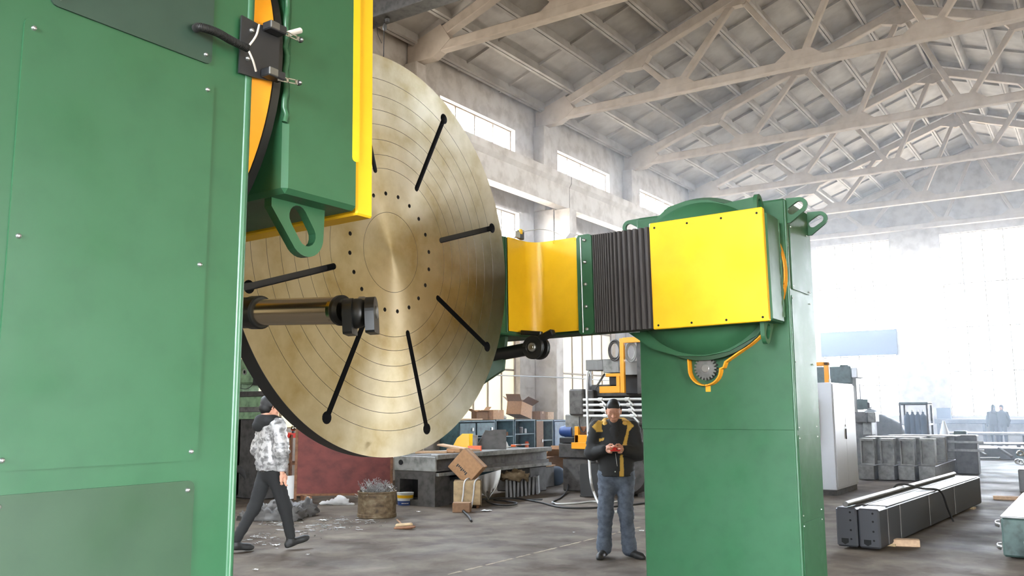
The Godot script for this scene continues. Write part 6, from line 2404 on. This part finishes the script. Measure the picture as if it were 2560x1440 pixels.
func hand_n(d: Vector3, s: Vector3, n: Vector3) -> Vector3:
	var q := d.cross(s).normalized()
	return q if q.dot(n) >= 0.0 else -q

func place_person(label: String, at: Vector3, fwd: Vector3) -> Node3D:
	var t := thing("person", label, "person", at)
	var z := fwd.normalized()
	t.basis = Basis(Vector3.UP.cross(z).normalized(), Vector3.UP, z)
	return t

func shoe(b: Mb, ankle: Vector3, toe: Vector3, up := Vector3.UP) -> void:
	var d := (toe - ankle)
	var heel := ankle - d.normalized() * 0.045
	var side := up.cross(d).normalized()
	blend(b, [[heel - up * 0.035, ankle - up * 0.03, 0.04, 0.042, side, 1.1], [ankle - up * 0.03, toe - d.normalized() * 0.04 - up * 0.045, 0.043, 0.04, up, 1.15], [toe - d.normalized() * 0.06 - up * 0.05, toe - up * 0.052, 0.042, 0.03, up, 1.25], [ankle + up * 0.03, ankle - up * 0.02, 0.045, 0.046], [heel - up * 0.06, toe - d.normalized() * 0.02 - up * 0.07, 0.028, 0.03, up, 1.8]], 0.03, 0.009)

func people() -> void:
	skin_mat()
	standing_man()
	walker()
	far_people()

func standing_man() -> void:
	var at := (ground(1514, 1394) + ground(1576, 1392)) * 0.5
	var fw := (EYE - at) * Vector3(1, 0, 1)
	var t := place_person("person standing in black jacket with yellow shoulder panels and blue jeans, looking down", at, fw)
	# pose in metres, +x is his left, +z forward
	var hipL := Vector3(0.09, 0.9, 0.0)
	var hipR := Vector3(-0.09, 0.9, 0.0)
	var kneL := Vector3(0.095, 0.49, 0.03)
	var kneR := Vector3(-0.125, 0.49, 0.03)
	var ankL := Vector3(0.125, 0.09, -0.03)
	var ankR := Vector3(-0.15, 0.09, -0.02)
	var toeL := Vector3(0.27, 0.075, 0.13)
	var toeR := Vector3(-0.20, 0.075, 0.2)
	var shL := Vector3(0.185, 1.4, -0.01)
	var shR := Vector3(-0.205, 1.4, -0.01)
	var elL := Vector3(0.245, 1.13, 0.0)
	var elR := Vector3(-0.265, 1.13, 0.0)
	var wrL := Vector3(0.075, 1.175, 0.24)
	var wrR := Vector3(-0.105, 1.175, 0.24)
	var hd := Vector3(-0.015, 1.585, 0.065)
	var ht := Basis(Vector3.RIGHT, deg_to_rad(24))
	var phone := Vector3(-0.006, 1.185, 0.325)
	var b := Mb.new()
	blend(b, [[Vector3(0, 0.92, 0), Vector3(0, 1.2, 0.0), 0.12, 0.12, Vector3.BACK, 1.3], [Vector3(0, 1.2, 0), Vector3(0, 1.36, -0.01), 0.13, 0.12, Vector3.BACK, 1.35], [Vector3(0, 1.4, -0.01), Vector3(-0.01, 1.5, 0.01), 0.06, 0.055], [shL, elL, 0.05, 0.04], [shR, elR, 0.05, 0.04], [elL, wrL, 0.04, 0.026], [elR, wrR, 0.04, 0.026], [hipL, kneL, 0.08, 0.055], [hipR, kneR, 0.08, 0.055], [kneL, ankL, 0.05, 0.035], [kneR, ankR, 0.05, 0.035]], 0.04, 0.016)
	blend(b, head_bones(hd, ht), 0.016, 0.005)
	blend(b, hand_bones(wrL, (phone + Vector3(0.03, -0.01, 0) - wrL).normalized(), Vector3(-0.75, 0.1, 0.65).normalized(), Vector3(0.1, 0.98, -0.2).normalized(), 0.95), 0.008, 0.004)
	blend(b, hand_bones(wrR, (phone + Vector3(-0.03, -0.01, 0) - wrR).normalized(), Vector3(0.75, 0.1, 0.65).normalized(), Vector3(-0.1, 0.98, -0.2).normalized(), 0.95), 0.008, 0.004)
	obj("body", b, M.skin, t)
	# face details
	for s in [-1.0, 1.0]:
		b = Mb.new()
		b.ball(hd + ht * Vector3(s * 0.031, 0.012, 0.083), Vector3(0.013, 0.004, 0.006), ht, 10, 6)
		obj("eye", b, M.eye_dark, t)
		b = Mb.new()
		b.tube([hd + ht * Vector3(s * 0.014, 0.042, 0.09), hd + ht * Vector3(s * 0.033, 0.042, 0.088), hd + ht * Vector3(s * 0.05, 0.03, 0.077)], 0.004, 6)
		obj("eyebrow", b, M.hair, t)
	b = Mb.new()
	b.ball(hd + ht * Vector3(0, -0.0615, 0.0955), Vector3(0.021, 0.003, 0.003), ht, 10, 6)
	obj("mouth", b, M.lip, t)
	b = Mb.new()
	var H := func(x: float, y: float, z: float) -> Vector3: return hd + ht * Vector3(x, y, z)
	blend(b, [[H.call(0, 0.05, -0.028), H.call(0, 0.055, 0.008), 0.084, 0.08, ht.x, 1.12], [H.call(-0.04, 0.082, 0.042), H.call(0.04, 0.082, 0.042), 0.024, 0.024], [H.call(0, 0.0, -0.04), H.call(0, 0.03, -0.03), 0.074, 0.084, ht.x, 1.12], [H.call(-0.078, 0.05, 0.005), H.call(-0.08, 0.02, -0.01), 0.018, 0.012], [H.call(0.078, 0.05, 0.005), H.call(0.08, 0.02, -0.01), 0.018, 0.012]], 0.02, 0.006)
	obj("hair", b, M.hair, t)
	# trousers
	b = Mb.new()
	blend(b, [[Vector3(0, 0.95, 0), Vector3(0, 0.86, 0.0), 0.165, 0.16, Vector3.BACK, 1.4], [hipL + Vector3(0.01, 0, 0), kneL, 0.105, 0.082], [hipR - Vector3(0.01, 0, 0), kneR, 0.105, 0.082], [kneL, ankL + Vector3(0, 0.04, 0), 0.082, 0.075], [kneR, ankR + Vector3(0, 0.04, 0), 0.082, 0.075], [ankL + Vector3(0, 0.06, 0.01), ankL + Vector3(0, 0.0, 0.01), 0.082, 0.08], [ankR + Vector3(0, 0.06, 0.01), ankR + Vector3(0, 0.0, 0.01), 0.082, 0.08]], 0.035, 0.013, null, 0.012)
	obj("jeans", b, M.denim, t)
	b = Mb.new()
	shoe(b, ankL, toeL)
	obj("shoe", b, M.shoe_black, t)
	b = Mb.new()
	shoe(b, ankR, toeR)
	obj("shoe", b, M.shoe_black, t)
	# jacket, its yellow panels dyed in
	var X := func(px: float, py: float) -> Vector2: return Vector2((px - 1545.0) / 234.0, (1397.0 - py) / 234.0)
	var panels := []
	for poly in [[[1522, 1036], [1500, 1050], [1484, 1066], [1492, 1072], [1496, 1080], [1512, 1079], [1509, 1060], [1522, 1050]], [[1560, 1036], [1578, 1048], [1594, 1064], [1588, 1068], [1580, 1078], [1573, 1112], [1562, 1112], [1572, 1084], [1576, 1062], [1562, 1050]], [[1556, 1135], [1563, 1135], [1565, 1196], [1553, 1196]], [[1501, 1097], [1515, 1094], [1515, 1100], [1502, 1104]]]:
		var pp := PackedVector2Array()
		for e in poly:
			pp.append(X.call(e[0], e[1]))
		panels.append(pp)
	var dark := Color(0.016, 0.016, 0.018)
	var gold := Color(0.62, 0.37, 0.07)
	var paint := func(p: Vector3, n: Vector3) -> Color:
		if p.z > -0.04:
			for pp in panels:
				if Geometry2D.is_point_in_polygon(Vector2(p.x, p.y), pp):
					return gold
		return dark
	b = Mb.new()
	b.tinted = true
	blend(b, [[Vector3(0, 0.82, 0.0), Vector3(0, 1.15, 0.0), 0.195, 0.2, Vector3.BACK, 1.35], [Vector3(0, 1.15, 0.0), Vector3(0, 1.34, -0.01), 0.195, 0.17, Vector3.BACK, 1.3], [Vector3(-0.1, 1.4, -0.01), Vector3(0.09, 1.4, -0.01), 0.085, 0.085], [shL, elL, 0.088, 0.078], [shR, elR, 0.088, 0.078], [elL, wrL + (elL - wrL).normalized() * 0.02, 0.078, 0.052], [elR, wrR + (elR - wrR).normalized() * 0.02, 0.078, 0.052]], 0.045, 0.008, paint, 0.012, 0.875)
	obj("jacket", b, M.jacket_black, t)
	b = Mb.new()
	blend(b, [[Vector3(-0.11, 1.445, 0.05), Vector3(-0.12, 1.46, -0.06), 0.032, 0.036], [Vector3(0.1, 1.445, 0.05), Vector3(0.11, 1.46, -0.06), 0.032, 0.036], [Vector3(-0.1, 1.47, -0.1), Vector3(0.09, 1.47, -0.1), 0.045, 0.045]], 0.04, 0.01)
	obj("hood_collar", b, M.yellow_cloth, t)
	b = Mb.new()
	blend(b, [[Vector3(-0.01, 1.36, 0.05), Vector3(-0.012, 1.47, 0.03), 0.075, 0.07], [Vector3(-0.01, 1.2, 0.11), Vector3(-0.01, 1.36, 0.08), 0.05, 0.055, Vector3.BACK, 1.4]], 0.04, 0.012)
	obj("knit_collar", b, M.knit_dark, t)
	b = Mb.new()
	b.bar(Vector3(-0.006, 1.13, 0.15), Vector3(0.012, 0.99, 0.155), 0.007, 0.004)
	obj("zip", b, M.paper_white, t)
	b = Mb.new()
	b.ball(Vector3(-0.012, 0.93, 0.152), Vector3(0.007, 0.007, 0.004))
	obj("snap", b, M.paper_white, t)
	# phone
	var ph := thing("phone", "red phone held in both hands by the standing person", "phone", t.transform * phone)
	ph.basis = t.basis * Basis(Vector3.RIGHT, deg_to_rad(-38))
	b = Mb.new()
	b.prism(round_rect(-0.056, -0.03, 0.056, 0.03, 0.012, 3), Transform3D(Basis(), Vector3(0, 0, -0.005)), 0.01)
	obj("case", b, M.red_plastic, ph)
	b = Mb.new()
	b.cyl(Vector3(0.02, -0.008, 0.005), Vector3(0.02, -0.008, 0.007), 0.008, -1.0, 14)
	obj("lens", b, M.black_plate, ph)

func walker() -> void:
	var at := (ground(606, 1381) + ground(730, 1372)) * 0.5
	var t := place_person("person walking in a shiny silver jacket with black hood, black trousers and black shoes", at, Vector3(0.3, 0, -0.95))
	var hipL := Vector3(0.085, 0.93, 0.0)
	var hipR := Vector3(-0.085, 0.93, 0.0)
	var kneL := Vector3(0.09, 0.49, -0.14)
	var kneR := Vector3(-0.09, 0.48, 0.16)
	var ankL := Vector3(0.09, 0.11, -0.34)
	var ankR := Vector3(-0.09, 0.11, 0.24)
	var shL := Vector3(0.2, 1.43, 0.0)
	var shR := Vector3(-0.2, 1.43, 0.0)
	var elL := Vector3(0.27, 1.15, -0.04)
	var elR := Vector3(-0.26, 1.15, 0.02)
	var wrL := Vector3(0.23, 0.95, 0.14)
	var wrR := Vector3(-0.25, 0.89, 0.04)
	var hd := Vector3(-0.01, 1.66, -0.02)
	var ht := Basis(Vector3.UP, deg_to_rad(-12)) * Basis(Vector3.RIGHT, deg_to_rad(8))
	var b := Mb.new()
	blend(b, [[Vector3(0, 0.95, 0), Vector3(0, 1.2, 0.0), 0.12, 0.12, Vector3.BACK, 1.3], [Vector3(0, 1.2, 0), Vector3(0, 1.38, -0.01), 0.13, 0.12, Vector3.BACK, 1.35], [Vector3(0, 1.42, -0.01), Vector3(-0.005, 1.56, 0.02), 0.06, 0.055], [shL, elL, 0.05, 0.04], [shR, elR, 0.05, 0.04], [elL, wrL, 0.04, 0.026], [elR, wrR, 0.04, 0.026], [hipL, kneL, 0.08, 0.055], [hipR, kneR, 0.08, 0.055], [kneL, ankL, 0.05, 0.035], [kneR, ankR, 0.05, 0.035]], 0.04, 0.016)
	blend(b, head_bones(hd, ht), 0.016, 0.006)
	blend(b, hand_bones(wrR, Vector3(0.05, -0.97, 0.2).normalized(), Vector3(0.95, 0.0, 0.1).normalized(), Vector3(0, 0.2, 0.97).normalized(), 0.75), 0.008, 0.004)
	blend(b, hand_bones(wrL, Vector3(-0.05, -0.8, 0.6).normalized(), Vector3(-0.95, 0.0, 0.1).normalized(), Vector3(0, 0.6, 0.8).normalized(), 0.75), 0.008, 0.004)
	obj("body", b, M.skin, t)
	b = Mb.new()
	var H := func(x: float, y: float, z: float) -> Vector3: return hd + ht * Vector3(x, y, z)
	blend(b, [[H.call(0, 0.05, -0.03), H.call(0, 0.065, 0.02), 0.095, 0.09, ht.x, 1.06], [H.call(0, -0.02, -0.05), H.call(0, 0.03, -0.03), 0.085, 0.095, ht.x, 1.06], [H.call(-0.08, 0.05, 0.0), H.call(-0.085, 0.0, -0.01), 0.02, 0.012], [H.call(0.08, 0.05, 0.0), H.call(0.085, 0.0, -0.01), 0.02, 0.012], [H.call(0, 0.1, 0.06), H.call(0, 0.11, 0.02), 0.04, 0.05]], 0.03, 0.007, null, 0.012)
	obj("hair", b, M.hair, t)
	for s in [-1.0, 1.0]:
		b = Mb.new()
		b.ball(hd + ht * Vector3(s * 0.031, 0.012, 0.083), Vector3(0.013, 0.005, 0.006), ht, 10, 6)
		obj("eye", b, M.eye_dark, t)
	b = Mb.new()
	blend(b, [[Vector3(0, 0.98, 0), Vector3(0, 0.9, 0.0), 0.15, 0.145, Vector3.BACK, 1.3], [hipL, kneL, 0.1, 0.075], [hipR, kneR, 0.1, 0.075], [kneL, ankL + Vector3(0, 0.04, 0), 0.072, 0.056], [kneR, ankR + Vector3(0, 0.04, 0), 0.072, 0.056]], 0.035, 0.013, null, 0.008)
	obj("trousers", b, M.trousers_black, t)
	b = Mb.new()
	b.bx(-0.17, -0.165, 0.8, 0.825, 0.02, 0.12)
	obj("trouser_print", b, M.cable_beige, t)
	b = Mb.new()
	b.bar(Vector3(-0.1, 0.91, -0.117), Vector3(-0.03, 0.905, -0.122), 0.006, 0.004)
	obj("pocket_zip", b, M.zinc, t)
	b = Mb.new()
	shoe(b, ankL, ankL + Vector3(0.01, -0.015, 0.19))
	obj("shoe", b, M.shoe_black, t)
	b = Mb.new()
	shoe(b, ankR, ankR + Vector3(-0.01, 0.06, 0.19), Vector3(0, 0.95, -0.3).normalized())
	obj("shoe", b, M.shoe_black, t)
	b = Mb.new()
	blend(b, [[Vector3(0, 0.9, 0.0), Vector3(0, 1.05, 0.0), 0.18, 0.2, Vector3.BACK, 1.3], [Vector3(0, 1.05, 0.0), Vector3(0, 1.38, -0.01), 0.205, 0.175, Vector3.BACK, 1.25], [Vector3(-0.12, 1.43, -0.01), Vector3(0.12, 1.43, -0.01), 0.085, 0.085], [shL, elL, 0.09, 0.085], [shR, elR, 0.09, 0.085], [elL, wrL + Vector3(0, 0.02, 0), 0.085, 0.055], [elR, wrR + Vector3(0, 0.03, 0), 0.085, 0.055]], 0.045, 0.011, null, 0.018, 0.915)
	obj("jacket", b, M.silver_fabric, t)
	b = Mb.new()
	blend(b, [[Vector3(-0.1, 1.49, -0.06), Vector3(0.1, 1.49, -0.06), 0.07, 0.07], [Vector3(0.0, 1.48, -0.13), Vector3(0.0, 1.44, -0.16), 0.09, 0.075], [Vector3(-0.1, 1.5, 0.0), Vector3(-0.07, 1.49, 0.08), 0.055, 0.04], [Vector3(0.1, 1.5, 0.0), Vector3(0.07, 1.49, 0.08), 0.055, 0.04]], 0.05, 0.012)
	obj("hood", b, M.trousers_black, t)

func far_people() -> void:
	var spots := [[2487, -43.6, "person standing far off in dark clothes before the bright gable window, arms at the sides"], [2508, -43.4, "person standing far off in dark clothes before the bright gable window, one arm raised"]]
	for i in 2:
		var p := at_z(spots[i][1], spots[i][0], 1080)
		var t := place_person(spots[i][2], Vector3(p.x, 0, spots[i][1]), Vector3(-0.2, 0, 1))
		var b := Mb.new()
		blend(b, [[Vector3(0, 0.95, 0), Vector3(0, 1.35, 0), 0.17, 0.18, Vector3.BACK, 1.4], [Vector3(0, 1.4, 0), Vector3(0, 1.5, 0), 0.06, 0.055], [Vector3(0, 1.6, 0.01), Vector3(0, 1.64, 0), 0.09, 0.095], [Vector3(0.2, 1.4, 0), Vector3(0.27, 1.1, 0), 0.075, 0.06], [Vector3(0.27, 1.1, 0), Vector3(0.24, 0.85, 0.1), 0.06, 0.04], [Vector3(-0.2, 1.4, 0), Vector3(-0.27, 1.1, 0) if i == 0 else Vector3(-0.36, 1.45, 0.05), 0.075, 0.06], [Vector3(-0.27, 1.1, 0) if i == 0 else Vector3(-0.36, 1.45, 0.05), Vector3(-0.24, 0.85, 0.1) if i == 0 else Vector3(-0.3, 1.75, 0.1), 0.06, 0.04], [Vector3(0.09, 0.9, 0), Vector3(0.1, 0.48, 0.02), 0.1, 0.075], [Vector3(0.1, 0.48, 0.02), Vector3(0.11, 0.06, 0), 0.072, 0.055], [Vector3(-0.09, 0.9, 0), Vector3(-0.1, 0.48, 0.02), 0.1, 0.075], [Vector3(-0.1, 0.48, 0.02), Vector3(-0.11, 0.06, 0), 0.072, 0.055], [Vector3(0.11, 0.045, 0.0), Vector3(0.12, 0.04, 0.16), 0.05, 0.04], [Vector3(-0.11, 0.045, 0.0), Vector3(-0.12, 0.04, 0.16), 0.05, 0.04]], 0.04, 0.022)
		obj("body", b, M.knit_dark, t)
		b = Mb.new()
		b.ball(Vector3(0, 1.66, -0.02), Vector3(0.1, 0.11, 0.11))
		obj("hair", b, M.hair, t)
		b = Mb.new()
		b.ball(Vector3(0, 1.6, 0.045), Vector3(0.07, 0.09, 0.07))
		obj("face", b, M.skin, t)

# ------------------------------------------------------------------ floor litter
func floor_litter() -> void:
	var b := Mb.new()
	rng.seed = 99
	var spots := [[640, 1345, 60, 12, 60], [700, 1310, 60, 10, 60], [810, 1318, 90, 12, 90], [860, 1300, 70, 8, 60], [760, 1330, 60, 14, 50], [650, 1365, 60, 8, 20], [920, 1308, 50, 5, 20]]
	for s in spots:
		for i in int(s[4] * 0.55):
			var p := ground(s[0] + rng.randfn(0.0, 0.5) * s[2], s[1] + rng.randfn(0.0, 0.5) * s[3])
			var l := 0.012 + rng.randf() * rng.randf() * 0.07
			var a := rng.randf() * TAU
			var d := Vector3(cos(a), 0, sin(a))
			var e := Vector3(-d.z, 0, d.x)
			var path := []
			for k in 4:
				path.append(p + d * l * (k - 1.5) + e * 0.008 * sin(k * 2.0 + a) + Vector3(0, 0.006 + 0.008 * absf(sin(k * 1.9 + a * 2.0)), 0))
			b.tube(path, 0.0035, 3)
	tag(obj("metal_shavings", b, M.swarf), "scattered bright metal shavings on the floor around the walking person", "shavings", "", "stuff")
	var scraps := [[808, 1302, 0.11, "torn white paper scrap lying near the swarf drum among shavings"], [690, 1365, 0.08, "small crumpled white paper between the walking person's feet"], [640, 1427, 0.05, "little white paper scrap on bare floor near the near column"], [770, 1389, 0.04, "tiny white scrap before the walking person's toe"], [1046, 1281, 0.06, "white paper scrap on the floor beside the paint bucket"], [1215, 1278, 0.16, "thin pale strip of paper before the plywood crate"], [1435, 1333, 0.03, "tiny white fleck on the floor left of the standing man"], [1605, 1329, 0.06, "small white scrap beside the far column's base"]]
	for i in scraps.size():
		var e = scraps[i]
		var p := ground(e[0], e[1])
		b = Mb.new()
		var rows := []
		for r in 4:
			var row := []
			for k in 4:
				row.append(p + Vector3((k - 1.5) * e[2] / 3.0, 0.008 + 0.012 * absf(sin(r * 2.1 + k * 1.7 + i)), (r - 1.5) * e[2] / 4.0 + 0.01 * sin(k * 2.0 + i)))
			rows.append(row)
		b.sheet(rows, Vector3.UP, 0.002)
		one("paper_scrap", b, M.paper_white, e[3], "paper")
	# worn painted lane line
	b = Mb.new()
	var a0 := ground(1120, 1436)
	var a1 := ground(1600, 1318)
	var n := 60
	for i in n:
		if fposmod(i * 0.618, 1.0) > 0.85:
			continue
		var p := a0.lerp(a1, float(i) / n)
		var q := a0.lerp(a1, (i + 0.97) / n)
		b.bar(p + Vector3(0, 0.0, 0), q + Vector3(0, 0.0, 0), 0.018 + 0.03 * fposmod(i * 0.37, 1.0), 0.0024)
	tag(obj("lane_line", b, M.worn_line), "worn pale lane line crossing the floor in front of the standing man", "line", "", "stuff")
	# dark patch of rubber on the floor
	b = Mb.new()
	b.box(Transform3D(Basis(Vector3.UP, 0.4), ground(1335, 1250) + Vector3(0, 0.01, 0)), Vector3(0.3, 0.02, 0.12), 0.005)
	one("rubber_pad", b, M.rubber, "dark rubber pad on the floor between the steel plates and the black tank", "pad")
